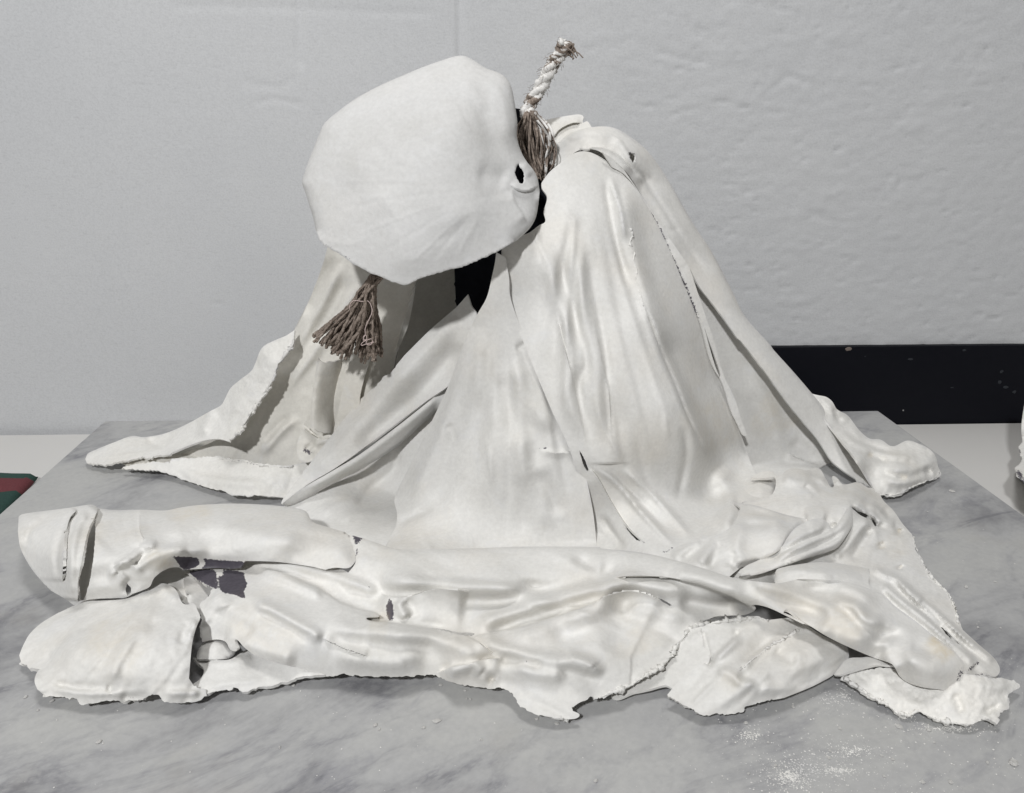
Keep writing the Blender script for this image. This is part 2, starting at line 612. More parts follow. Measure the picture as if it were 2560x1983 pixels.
def tube(path, rad, seg=8, wob=0.0):
    """verts and faces of a tube along 3-D points; rad a number or a list"""
    p = np.array(path, float)
    n = len(p)
    r = np.full(n, rad, float) if np.isscalar(rad) else np.array(rad, float)
    t = np.gradient(p, axis=0); t /= (np.linalg.norm(t, axis=1)[:, None] + 1e-12)
    up = np.array([0.3, 0.9, 0.2])
    vs, fs = [], []
    for i in range(n):
        a = np.cross(t[i], up); a /= np.linalg.norm(a) + 1e-12
        b = np.cross(t[i], a)
        for k in range(seg):
            th = 2 * math.pi * k / seg
            rr = r[i] * (1 + wob * rng.randn())
            vs.append(p[i] + rr * (math.cos(th) * a + math.sin(th) * b))
    for i in range(n - 1):
        for k in range(seg):
            k2 = (k + 1) % seg
            fs.append((i * seg + k, i * seg + k2, (i + 1) * seg + k2, (i + 1) * seg + k))
    fs.append(tuple(range(seg))[::-1]); fs.append(tuple((n - 1) * seg + k for k in range(seg)))
    return vs, fs

def join(parts):
    V, Fc = [], []
    for v, f in parts:
        o = len(V); V += list(v); Fc += [tuple(i + o for i in q) for q in f]
    return V, Fc

def box(name, lo, hi, mat, parent=None, bev=0.0):
    x0, y0, z0 = lo; x1, y1, z1 = hi
    v = [(x0, y0, z0), (x1, y0, z0), (x1, y1, z0), (x0, y1, z0), (x0, y0, z1), (x1, y0, z1), (x1, y1, z1), (x0, y1, z1)]
    f = [(3, 2, 1, 0), (4, 5, 6, 7), (0, 1, 5, 4), (1, 2, 6, 5), (2, 3, 7, 6), (3, 0, 4, 7)]
    o = mesh_obj(name, v, f, mat, parent, smooth=False)
    if bev:
        b = o.modifiers.new('bevel', 'BEVEL'); b.width = bev; b.segments = 2
    return o
#SPLIT
# ================================================================== SETTING
SLAB_T = 0.065
WALL_Y = 1.275

def wall_mat():
    m, nt, b = new_mat('grey_painted_render')
    v = coords(nt)
    vs = coords(nt, (1, 1, 3.2))
    n1 = noise(nt, 3.0, 4, 0.55, v)
    n2 = noise(nt, 95.0, 5, 0.6, vs)
    n3 = noise(nt, 420.0, 3, 0.6, v)
    c = mixc(nt, n1, (0.54, 0.55, 0.565), (0.64, 0.645, 0.65))
    sp = ramp(nt, n2, [(0.30, (0.80, 0.80, 0.80)), (0.42, (1, 1, 1))]).outputs[0]
    c = mixc(nt, 0.4, c, sp, 'MULTIPLY')
    sp2 = ramp(nt, n3, [(0.25, (0.86, 0.86, 0.86)), (0.6, (1.04, 1.04, 1.04))]).outputs[0]
    c = mixc(nt, 0.7, c, sp2, 'MULTIPLY')
    nt.links.new(c, b.inputs['Base Color'])
    b.inputs['Roughness'].default_value = 0.85
    b.inputs['Specular IOR Level'].default_value = 0.2
    h = mixc(nt, 0.35, n2, n3)
    bp = nd(nt, 'ShaderNodeBump'); bp.inputs['Strength'].default_value = 0.22; bp.inputs['Distance'].default_value = 0.0015
    nt.links.new(h, bp.inputs['Height']); nt.links.new(bp.outputs[0], b.inputs['Normal'])
    return m

def build_wall():
    xs = np.r_[np.arange(-2.6, -0.95, 0.03), np.arange(-0.95, 1.0, 0.0045), np.arange(1.0, 2.61, 0.03)]; zs = np.arange(-0.09, 0.95, 0.0038)
    X, Z = np.meshgrid(xs, zs)
    rough = np.clip((X + 0.05) / 0.35, 0.12, 1.0)
    h = 0.00026 * rough * fbm(X / 0.024 + 3, Z / 0.0095 + 1, 3)
    h += 0.0006 * rough * np.maximum(0, fbm(X / 0.05 + 31, Z / 0.026 + 11, 4)) ** 2 - 0.0034 * rough * np.maximum(0, fbm(X / 0.017 + 7, Z / 0.006 + 19, 2) - 0.75)
    h += 0.0010 * fbm(X / 0.4, Z / 0.3, 2) + 0.0003 * rough * fbm(X / 0.013, Z / 0.010, 2)
    # old joints under the paint and knocks
    def px(x, y):
        p = at_y(x, y, WALL_Y); return float(p[0]), float(p[2])
    def groove(pts, w, d):
        nonlocal h
        line = np.array([px(*p) for p in pts])
        Q = np.stack([X.ravel(), Z.ravel()], 1)
        dd, _, pos = poly_dist(Q, line)
        tp = np.clip(np.minimum(pos, 1 - pos) / 0.1, 0, 1)
        h += (-0.45 * d * tp * np.exp(-(dd / w) ** 2)).reshape(X.shape)
    groove([(1148, -40), (1150, 60), (1150, 135), (1152, 200)], 0.0045, 0.009)
    groove([(742, -60), (748, 60), (745, 130), (755, 180)], 0.005, 0.0045)
    groove([(400, 14), (700, 18), (900, 28), (1120, 34)], 0.006, 0.0016)
    groove([(1110, 34), (1112, 80), (1115, 130)], 0.006, 0.0012)
    groove([(1640, 130), (1700, 145), (1775, 160)], 0.004, 0.0028)
    groove([(1945, 215), (1965, 190), (2000, 198), (2015, 215)], 0.004, 0.003)
    groove([(1900, 255), (1920, 225), (1945, 215)], 0.004, 0.0022)
    groove([(1905, 280), (1940, 283), (1965, 278)], 0.004, 0.0022)
    groove([(640, 260), (680, 245), (720, 255), (760, 262)], 0.004, 0.0022)
    groove([(600, 200), (650, 215), (700, 220), (745, 190)], 0.006, 0.0014)
    groove([(2020, 555), (2035, 530), (2060, 550), (2125, 560)], 0.004, 0.0024)
    groove([(530, 758), (560, 760)], 0.003, 0.002)
    V = np.stack([X.ravel(), (WALL_Y - h).ravel(), Z.ravel()], 1)
    ny, nx = X.shape
    idx = np.arange(ny * nx).reshape(ny, nx)
    Fq = np.stack([idx[:-1, :-1].ravel(), idx[:-1, 1:].ravel(), idx[1:, 1:].ravel(), idx[1:, :-1].ravel()], 1)
    o = mesh_obj('wall', V, Fq, wall_mat())
    md = o.modifiers.new('thickness', 'SOLIDIFY'); md.thickness = 0.05; md.offset = -1
    tag(o, 'rough grey painted wall behind the draped cloth figure', 'wall', kind='structure')
    return o
build_wall()

def skirting_mat():
    m, nt, b = new_mat('glossy_black_board')
    v = coords(nt)
    n = noise(nt, 22.0, 5, 0.7, v, 0.4)
    s = ramp(nt, n, [(0.70, (0, 0, 0)), (0.80, (0.16, 0.16, 0.16))]).outputs[0]
    c = mixc(nt, s, (0.0045, 0.0050, 0.0085), (0.16, 0.17, 0.18))
    nt.links.new(c, b.inputs['Base Color'])
    b.inputs['Roughness'].default_value = 0.55
    b.inputs['Specular IOR Level'].default_value = 0.15
    return m

sk_l = at_y(1480, 866, WALL_Y - 0.012); sk_r = at_y(2700, 866, WALL_Y - 0.012)
zt = float(at_y(2250, 866, WALL_Y - 0.012)[2])
sk = box('skirting_board', (float(sk_l[0]), WALL_Y - 0.012, -SLAB_T - 0.004), (2.55, WALL_Y + 0.006, zt), skirting_mat(), None, 0.0015)
tag(sk, 'black glossy skirting board at the foot of the wall, right of the figure', 'skirting board', kind='thing')
# paint drips and chips on the board's top edge, as small flakes
def flake(name, x, y, Y, w, h, mat, parent, seed):
    r = np.random.RandomState(seed)
    c = at_y(x, y, Y)
    n = 9
    ring = []
    for k in range(n):
        t = 2 * math.pi * k / n
        ring.append((c[0] + math.cos(t) * w * (0.7 + 0.5 * r.rand()), Y, c[2] + math.sin(t) * h * (0.7 + 0.5 * r.rand())))
    V = ring + [(a, Y - 0.0006, b) for a, _, b in [((p[0] - c[0]) * 0.8 + c[0], 0, (p[2] - c[2]) * 0.8 + c[2]) for p in ring]]
    Fc = [tuple(range(n, 2 * n))[::-1]] + [(k, (k + 1) % n, n + (k + 1) % n, n + k)[::-1] for k in range(n)]
    return mesh_obj(name, V, Fc, mat, parent, smooth=False)
M_FLAKE = simple('paint_fleck', (0.30, 0.30, 0.30), 0.8)
M_FLAKE2 = simple('brown_paint_fleck', (0.20, 0.165, 0.145), 0.8)
M_FLAKE3 = simple('dim_fleck', (0.03, 0.034, 0.04), 0.8)
for i, (x, y, w, h, mt) in enumerate([(2122, 873, .0055, .0035, M_FLAKE2), (2163, 891, .002, .001, M_FLAKE3), (2276, 898, .005, .002, M_FLAKE3),
                                     (2410, 876, .004, .002, M_FLAKE3), (2504, 929, .003, .003, M_FLAKE3), (2499, 956, .004, .0035, M_FLAKE3),
                                     (2514, 968, .005, .0025, M_FLAKE3), (2536, 980, .004, .003, M_FLAKE3), (2380, 969, .003, .001, M_FLAKE3),
                                     (2258, 1026, .0016, .0016, M_FLAKE)]):
    flake('paint_fleck', x, y, WALL_Y - 0.0122, w, h, mt, sk, i)

def table_mat():
    m, nt, b = new_mat('pale_table_top')
    v = coords(nt)
    n1 = noise(nt, 6, 4, 0.6, v); n2 = noise(nt, 300, 3, 0.6, v)
    c = mixc(nt, n1, (0.64, 0.63, 0.60), (0.70, 0.69, 0.665))
    c = mixc(nt, n2, c, (0.66, 0.65, 0.64))
    nt.links.new(c, b.inputs['Base Color']); b.inputs['Roughness'].default_value = 0.6
    b.inputs['Specular IOR Level'].default_value = 0.25
    return m
tb = box('table_top', (-2.5, -0.25, -SLAB_T - 0.04), (2.5, WALL_Y - 0.0135, -SLAB_T), table_mat(), None, 0.003)
tag(tb, 'pale grey table top running along the wall under the marble slab', 'table top', kind='structure')

def marble_mat():
    m, nt, b = new_mat('grey_marble')
    v = coords(nt, (1, 1, 1), (0, 0, math.radians(28)))
    vs = coords(nt, (1.0, 1.8, 1), (0, 0, math.radians(-36)))
    n1 = noise(nt, 4.2, 7, 0.66, vs, 0.5)
    n2 = noise(nt, 10.0, 7, 0.68, vs, 0.5)
    n3 = noise(nt, 160.0, 4, 0.6, v)
    n4 = noise(nt, 2.2, 3, 0.5, v)
    c = mixc(nt, n4, (0.41, 0.41, 0.41), (0.48, 0.48, 0.472))
    d1 = ramp(nt, n1, [(0.33, (0.52, 0.52, 0.545)), (0.46, (0.94, 0.94, 0.95)), (0.60, (1.08, 1.08, 1.06))]).outputs[0]
    c = mixc(nt, 0.8, c, d1, 'MULTIPLY')
    d2 = ramp(nt, n2, [(0.30, (0.58, 0.58, 0.64)), (0.44, (1, 1, 1))]).outputs[0]
    c = mixc(nt, 0.6, c, d2, 'MULTIPLY')
    nv = noise(nt, 3.4, 8, 0.62, vs, 0.9)
    sb_ = nd(nt, 'ShaderNodeMath', operation='SUBTRACT'); nt.links.new(nv, sb_.inputs[0]); sb_.inputs[1].default_value = 0.5
    ab_ = nd(nt, 'ShaderNodeMath', operation='ABSOLUTE'); nt.links.new(sb_.outputs[0], ab_.inputs[0])
    ve = ramp(nt, ab_.outputs[0], [(0.0, (0.66, 0.66, 0.69)), (0.022, (0.90, 0.90, 0.91)), (0.07, (1, 1, 1))]).outputs[0]
    mk = ramp(nt, n1, [(0.40, (1, 1, 1)), (0.58, (0.15, 0.15, 0.15))]).outputs[0]
    c = mixc(nt, mk, c, mixc(nt, 1.0, c, ve, 'MULTIPLY'))
    d3 = ramp(nt, n3, [(0.25, (0.86, 0.86, 0.87)), (0.55, (1, 1, 1)), (0.8, (1.10, 1.10, 1.10))]).outputs[0]
    c = mixc(nt, 0.6, c, d3, 'MULTIPLY')
    n5 = noise(nt, 6.0, 4, 0.6, v)
    dirt = ramp(nt, n5, [(0.60, (0, 0, 0)), (0.75, (0.35, 0.35, 0.35))]).outputs[0]
    c = mixc(nt, dirt, c, (0.36, 0.34, 0.30))
    nt.links.new(c, b.inputs['Base Color'])
    b.inputs['Roughness'].default_value = 0.48
    b.inputs['Specular IOR Level'].default_value = 0.35
    bp = nd(nt, 'ShaderNodeBump'); bp.inputs['Strength'].default_value = 0.12; bp.inputs['Distance'].default_value = 0.0006
    nt.links.new(n3, bp.inputs['Height']); nt.links.new(bp.outputs[0], b.inputs['Normal'])
    return m

bl = at_z(262, 1053, 0.0); br = at_z(2195, 1027, 0.0)
l2 = at_z(0, 1285, 0.0); r2 = at_z(2560, 1290, 0.0)
def extend(a, b, Y):
    t = (Y - a[1]) / (b[1] - a[1]); return a + (b - a) * t
fl = extend(bl, l2, 0.06); fr = extend(br, r2, 0.06)
tops = [fl, fr, br, bl]
V = [(float(p[0]), float(p[1]), 0.0) for p in tops] + [(float(p[0]), float(p[1]), -SLAB_T + 0.0006) for p in tops]
slab = mesh_obj('marble_slab', V, [(0, 1, 2, 3), (7, 6, 5, 4), (4, 5, 1, 0), (5, 6, 2, 1), (6, 7, 3, 2), (7, 4, 0, 3)], marble_mat(), None, smooth=False)
bv = slab.modifiers.new('bevel', 'BEVEL'); bv.width = 0.0012; bv.segments = 2
tag(slab, 'grey veined marble slab under the draped cloth figure', 'marble slab', kind='thing')
#SPLIT
# ================================================================== THE FIGURE
fig = bpy.data.objects.new('cloth_sculpture', None)
fig.location = (0, 0, 0)
col.objects.link(fig)
tag(fig, 'white plaster-stiffened cloth draped as a hooded kneeling figure on the marble slab', 'sculpture')

# ---- back of the robe (closes the hollow body) and an added dark sheet standing in for the hollow's shade
sheet('robe_back', [('s', [(1420, 350), (1540, 350), (1650, 490), (1800, 760), (1950, 985), (2000, 1060), (1500, 1072), (900, 1072),
                           (640, 1040), (700, 900), (790, 720), (900, 520), (1150, 380)])],
      [(1450, 350, 0.985), (1800, 800, 1.05), (1950, 1050, 1.10), (1400, 1060, 1.13), (700, 1035, 1.11), (800, 720, 1.05), (1150, 500, 1.03), (1300, 800, 1.10)],
      fig, M_BARE, wav=4, grid=9)
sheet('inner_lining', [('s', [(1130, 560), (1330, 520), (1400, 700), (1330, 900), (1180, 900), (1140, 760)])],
      [(1150, 600, 1.0), (1330, 560, 1.0), (1300, 860, 1.0), (1180, 860, 1.0)], fig, M_CAVITY_SHADE, wav=0, grid=9)

# ---- left side: far drape, inner sheets
sheet('left_drape', [('s', C('C', (1545, 40), (1500, 200), (1440, 350), (1385, 470), (1330, 570), (1250, 690), (1180, 840), (1080, 1000), (960, 1150), (860, 1215),
                                 (700, 1280), (560, 1330), (600, 1350), (1000, 1345), (1330, 1370), (1480, 1330), (1600, 1250), (1700, 1180), (1840, 1080), (1934, 900))
                      + C('D', (690, 560), (760, 380), (800, 160), (810, 60), (600, -30), (430, -60)))],
      [(840, 640, 0.955), (780, 650, 0.965), (730, 820, 0.985), (560, 1120, 0.97), (700, 1150, 0.945), (820, 900, 0.955), (960, 700, 0.940), (1080, 720, 0.935), (1000, 850, 0.935), (880, 1060, 0.935), (480, 1150, 0.985), (900, 1000, 0.93)],
      fig, M_BARE, strokes=[
          R(14, 9, C('C', (1640, 120), (1540, 330), (1420, 560), (1340, 720))),
          R(18, -9, C('C', (1580, 90), (1500, 260), (1400, 480))),
          R(16, 10, C('C', (1740, 190), (1640, 400), (1500, 620), (1380, 800), (1300, 960))),
          R(20, -10, C('C', (1690, 200), (1580, 420), (1450, 640))),
          R(12, 8, C('C', (1380, 1070), (1290, 1130), (1200, 1230), (1130, 1320))),
          R(10, -6, C('C', (1330, 1060), (1240, 1130), (1150, 1240))),
          S(30, 12, C('D', (800, 130), (760, 260), (720, 400), (680, 540)), 0.1),
      ], wav=3, aniso=(-62, 2.5), auto=16, adir=-65, thick=0.003)
# hanging rolled tube with torn rim
sheet('rolled_tube', [('t', C('C', (1490, 712), (1520, 740), (1545, 735), (1600, 735), (1672, 705))),
                      ('r', C('C', (1660, 760), (1630, 900), (1605, 1050), (1585, 1168))),
                      ('t', C('C', (1570, 1172), (1530, 1170), (1490, 1158))),
                      ('r', C('C', (1440, 1130), (1445, 1000), (1465, 850), (1480, 740)))],
      [(800, 900, 0.915), (845, 900, 0.935), (790, 1080, 0.905), (835, 1080, 0.925), (860, 900, 0.955), (845, 1075, 0.94)], fig, M_BARE, rad=22, wav=1, tear=2.0)
sheet('torn_sheet', [('s', C('C', (1690, 680), (1800, 690), (1790, 760), (1760, 860), (1740, 950), (1730, 1050), (1600, 1180), (1580, 1170), (1610, 1030), (1650, 850)))],
      [(885, 900, 0.93), (920, 890, 0.93), (850, 1080, 0.915), (895, 1040, 0.915)], fig, M_BARE, wav=1.5)
# tube foot: cup with torn plaster rim
sheet('tube_foot', [('s', C('C', (1400, 1110), (1440, 1150), (1500, 1185), (1570, 1180), (1580, 1230), (1540, 1290), (1470, 1330), (1400, 1345), (1365, 1310), (1360, 1240), (1380, 1170)))],
      [(770, 1070, 0.925), (830, 1095, 0.905), (800, 1145, 0.895), (745, 1130, 0.91)], fig, M_BARE,
      strokes=[S(14, 9, C('C', (1570, 1195), (1500, 1200), (1440, 1165), (1400, 1125)), 0.1), R(9, -10, C('C', (1480, 1225), (1440, 1250), (1410, 1290))),
               R(7, 7, C('C', (1560, 1215), (1500, 1220), (1460, 1260), (1440, 1310)))],
      wav=2, lump=2.5, worn=[('line', C('C', (1380, 1260), (1420, 1275), (1450, 1300)), 9, 0.62)])
# low hem on the slab, left
sheet('left_hem', [('t', C('C', (600, 1322), (760, 1318), (900, 1312), (1030, 1330), (1150, 1355), (1330, 1362))),
                   ('s', C('C', (1480, 1330), (1500, 1420), (1400, 1500), (1300, 1560))),
                   ('t', C('C', (1230, 1552), (1100, 1548), (980, 1540), (850, 1505), (740, 1475), (640, 1435), (560, 1405), (420, 1388), (300, 1385))),
                   ('t', C('C', (310, 1372), (400, 1352), (500, 1345), (590, 1348)))],
      [(310, 1172, 0.006), (430, 1150, 0.022), (600, 1150, 0.032), (720, 1165, 0.030), (560, 1215, 0.010), (700, 1240, 0.003), (780, 1180, 0.02), (440, 1183, 0.007), (650, 1195, 0.026)],
      fig, M_ROUGH, strokes=[R(16, 8, C('C', (600, 1345), (700, 1400), (900, 1450), (1200, 1480))), R(12, -6, C('C', (640, 1340), (800, 1410), (1000, 1430), (1250, 1440)))],
      wav=2.5, lump=1.2, tear=2.5, worn=[('line', C('C', (880, 1318), (1000, 1335), (1150, 1362), (1320, 1368)), 6, 0.42)])
# the shadowed strip between hem and flap is the inside of the flap lying on the slab
sheet('left_hem_inner', [('s', C('C', (300, 1345), (500, 1290), (700, 1225), (900, 1190), (1050, 1080), (1180, 1000), (1200, 1150), (1100, 1290), (900, 1340), (600, 1375), (380, 1385)))],
      [(310, 1165, 0.003), (480, 1145, 0.010), (600, 1120, 0.012), (650, 1050, 0.03), (560, 1155, 0.008)], fig, M_BARE, wav=1.5)
# torn flap lifted in front of the drape
sheet('torn_flap', [('s', C('C', (1345, 545), (1290, 580), (1230, 605), (1150, 650), (1110, 740), (1085, 790), (1010, 850), (955, 900), (920, 970), (900, 1000), (840, 1032),
                               (700, 1110), (560, 1170), (430, 1192), (365, 1184), (250, 1225), (150, 1265), (95, 1292), (80, 1325))),
                    ('t', C('C', (90, 1350), (150, 1356), (230, 1352), (300, 1338), (400, 1322), (480, 1308), (600, 1287))),
                    ('s', C('C', (700, 1245), (800, 1212), (880, 1202), (920, 1210))),
                    ('t', C('C', (950, 1220), (1000, 1172), (1040, 1120), (1065, 1080), (1090, 1040), (1130, 985), (1150, 950), (1190, 890), (1220, 840), (1240, 780), (1290, 700), (1335, 650)))],
      [(735, 840, 0.955), (660, 880, 0.96), (600, 1000, 0.958), (560, 1090, 0.935), (420, 1095, 0.025), (330, 1105, 0.022), (220, 1150, 0.005), (300, 1150, 0.014), (440, 1125, 0.03), (640, 1010, 0.935), (680, 960, 0.935)],
      fig, M_ROUGH, strokes=[R(14, 10, C('C', (860, 1020), (820, 1090), (800, 1150), (840, 1190))), R(10, -7, C('C', (440, 1200), (520, 1240), (600, 1270))),
                             R(16, 7, C('C', (1250, 640), (1150, 800), (1020, 960), (930, 1110))), R(16, -5, C('C', (1180, 690), (1090, 860), (970, 1000)))],
      wav=2, lump=1.5, tear=3.2, thick=0.0026)

# ---- tassel side: sheet in the hood's shadow is left_drape; diagonal rolls
sheet('diagonal_fold', [('s', C('D', (1090, 214), (1020, 290), (890, 402), (740, 550))), ('t', C('D', (690, 610), (670, 650), (630, 672), (560, 740))),
                        ('s', C('D', (480, 808), (390, 920), (300, 1040), (200, 1170), (100, 1300), (50, 1380), (90, 1350), (200, 1270), (330, 1195), (400, 1148), (560, 1032), (720, 912), (870, 800), (1000, 705),
                               (1080, 560), (1140, 330), (1110, 280)))],
      [(1170, 760, 0.885), (1060, 830, 0.905), (900, 1000, 0.925), (780, 1150, 0.885), (705, 1258, 0.012), (1110, 900, 0.885), (1000, 1010, 0.895), (880, 1110, 0.880), (790, 1200, 0.860), (1000, 940, 0.888), (1090, 830, 0.895)],
      fig, M_CLOTH, strokes=[R(30, 14, C('D', (1040, 330), (860, 520), (640, 760), (420, 1000), (200, 1230)), 0.1), R(26, -14, C('D', (1060, 480), (900, 680), (700, 880), (450, 1090)), 0.15)], wav=1.5, fine=0.4)
sheet('diagonal_fold', [('s', C('D', (1010, 700), (850, 828), (650, 985), (480, 1110), (330, 1200), (160, 1300), (60, 1375))),
                        ('r', C('D', (75, 1392), (130, 1380), (300, 1290), (420, 1225), (560, 1150), (700, 1058), (820, 950), (920, 862))), ('s', C('D', (990, 800), (1040, 700)))],
      [(1110, 960, 0.885), (960, 1080, 0.882), (820, 1190, 0.858), (715, 1258, 0.016), (1080, 1020, 0.882), (930, 1140, 0.876), (1120, 990, 0.884)],
      fig, M_CLOTH, rad=26, strokes=[R(12, 7, C('D', (940, 770), (700, 970), (450, 1150), (160, 1320)), 0.1)], wav=1, fine=0.3)
sheet('under_fold', [('s', C('D', (930, 850), (700, 1040), (400, 1220), (100, 1380), (40, 1420), (120, 1540), (380, 1640), (520, 1700), (690, 1730), (735, 1560), (745, 1380), (790, 1260), (900, 1040), (1010, 880)))],
      [(1100, 1030, 0.90), (900, 1130, 0.905), (730, 1262, 0.004), (800, 1300, 0.008), (900, 1330, 0.010), (1000, 1370, 0.004), (960, 1400, 0.004), (1010, 1240, 0.875), (1050, 1120, 0.895), (930, 1240, 0.885)],
      fig, M_CLOTH, strokes=[R(10, 9, C('D', (260, 1445), (360, 1390), (460, 1360), (520, 1350))), R(11, 10, C('D', (380, 1490), (440, 1450), (520, 1430), (620, 1400))),
                             R(16, -10, C('D', (690, 1060), (680, 1180), (560, 1300), (530, 1420)))], wav=2, fine=0.4)

# ---- robe, right: recess, tongue, ridge, hem
sheet('robe_recess', [('s', C('E', (1150, -40), (1260, 60), (1480, 330), (1760, 700), (2000, 1000), (2020, 1130)) + C('F', (720, 800), (640, 835))),
                      ('t', C('E', (1900, 1150), (1800, 1195), (1700, 1190), (1620, 1200), (1560, 1225))),
                      ('s', C('E', (1500, 1150), (1420, 900), (1300, 500), (1190, 60)))],
      [(1740, 720, 0.975), (1900, 900, 0.985), (2040, 1130, 0.965), (1900, 1180, 0.955), (1830, 1000, 0.96), (1960, 1090, 0.975), (1870, 1150, 0.948)],
      fig, M_CLOTH, strokes=[R(30, 7, C('E', (1500, 500), (1640, 800), (1720, 1100))), R(20, -5, C('E', (1750, 960), (1850, 1040), (1950, 1100))), S(18, 8, C('E', (1930, 1120), (1830, 1090), (1740, 1050)))],
      wav=3, aniso=(60, 2), stain=[('line', C('E', (1540, 760), (1640, 830), (1700, 950)), 60, 0.28)])
sheet('collar_fold', [('s', C('B', (350, 165), (380, 150), (480, 128), (560, 115), (605, 112), (626, 124), (622, 165), (645, 150), (675, 190), (700, 240), (560, 300), (440, 330), (400, 230)))],
      [(1350, 310, 0.99), (1450, 290, 0.995), (1480, 330, 0.975), (1390, 360, 0.97)], fig, M_CLOTH, strokes=[S(12, 8, C('B', (440, 260), (480, 205), (560, 165), (615, 165)))], wav=1)
sheet('shoulder_ridge', [('s', C('B', (372, 530), (395, 470), (455, 350), (466, 280))),
                         ('r', C('B', (466, 275), (560, 218), (680, 188), (800, 190), (900, 240), (1000, 320), (1080, 420), (1180, 580), (1300, 790), (1400, 940), (1520, 1170), (1600, 1330), (1760, 1512))
                          + C('F', (345, 60), (480, 210), (600, 350), (690, 460), (800, 600), (900, 720), (980, 840), (1060, 950))),
                         ('t', C('F', (1060, 950), (1000, 962), (930, 930), (880, 905))),
                         ('s', C('F', (800, 850), (730, 790), (640, 655), (440, 412), (280, 190), (130, 0)) + C('B', (1560, 1470), (1440, 1300), (1330, 1160), (1265, 1040), (1180, 930), (1100, 800), (1000, 640), (900, 480), (810, 390), (740, 345), (690, 325), (620, 322), (560, 350), (480, 425), (420, 490)))],
      [(1365, 470, 0.925), (1400, 370, 0.955), (1480, 345, 0.945), (1540, 350, 0.95), (1560, 420, 0.935), (1620, 440, 0.965), (1680, 600, 0.945), (1720, 640, 0.955), (1800, 780, 0.945), (1930, 940, 0.94), (2050, 1100, 0.935), (2160, 1210, 0.012), (2200, 1210, 0.02), (2120, 1130, 0.93)],
      fig, M_CLOTH, rad=42, strokes=[
          S(26, 9, C('B', (940, 470), (840, 360), (760, 318), (690, 308), (600, 330), (530, 390))),
          S(20, 8, C('B', (1010, 520), (960, 430), (900, 340), (850, 270), (800, 240))),
          R(7, 6, C('B', (800, 240), (870, 330), (950, 470), (1050, 620), (1200, 850))),
          R(8, -6, C('B', (940, 400), (1000, 520), (1100, 680), (1250, 900), (1400, 1100))),
          R(10, 6, C('B', (470, 290), (560, 240), (680, 220), (800, 260))),
          R(16, -4, C('B', (1100, 560), (1250, 800), (1450, 1100)))],
      wav=1.2, fine=0.4, aniso=(58, 3), auto=14, adir=(20, 58), worn=[('line', C('B', (890, 335), (915, 360), (935, 400)), 9, 0.62)], holes=[C('B', (893, 335), (915, 348), (938, 350), (940, 385), (928, 405), (912, 375))])
sheet('tongue_fold', [('s', C('B', (740, 340), (830, 400), (900, 490), (1000, 640), (1100, 790), (1200, 940), (1265, 1040), (1310, 1170), (1370, 1350), (1420, 1500), (1470, 1680)) + C('E', (1420, 720), (1460, 850), (1492, 935))),
                      ('s', C('E', (1485, 945), (1468, 940), (1440, 880), (1400, 800), (1350, 640), (1300, 520), (1240, 300)) + C('B', (1440, 1690), (1330, 1370), (1205, 1060), (1100, 830), (1000, 650), (880, 480), (800, 430)))],
      [(1520, 400, 0.925), (1600, 500, 0.93), (1700, 680, 0.925), (1790, 900, 0.925), (1862, 1085, 0.915), (1650, 560, 0.93), (1640, 600, 0.925), (1750, 850, 0.92)],
      fig, M_CLOTH, wav=0.6, fine=0.3, worn=[('line', C('B', (960, 580), (1030, 700), (1100, 830), (1150, 950), (1205, 1060), (1250, 1160), (1290, 1270), (1335, 1370), (1380, 1480)), 6, 0.60)])
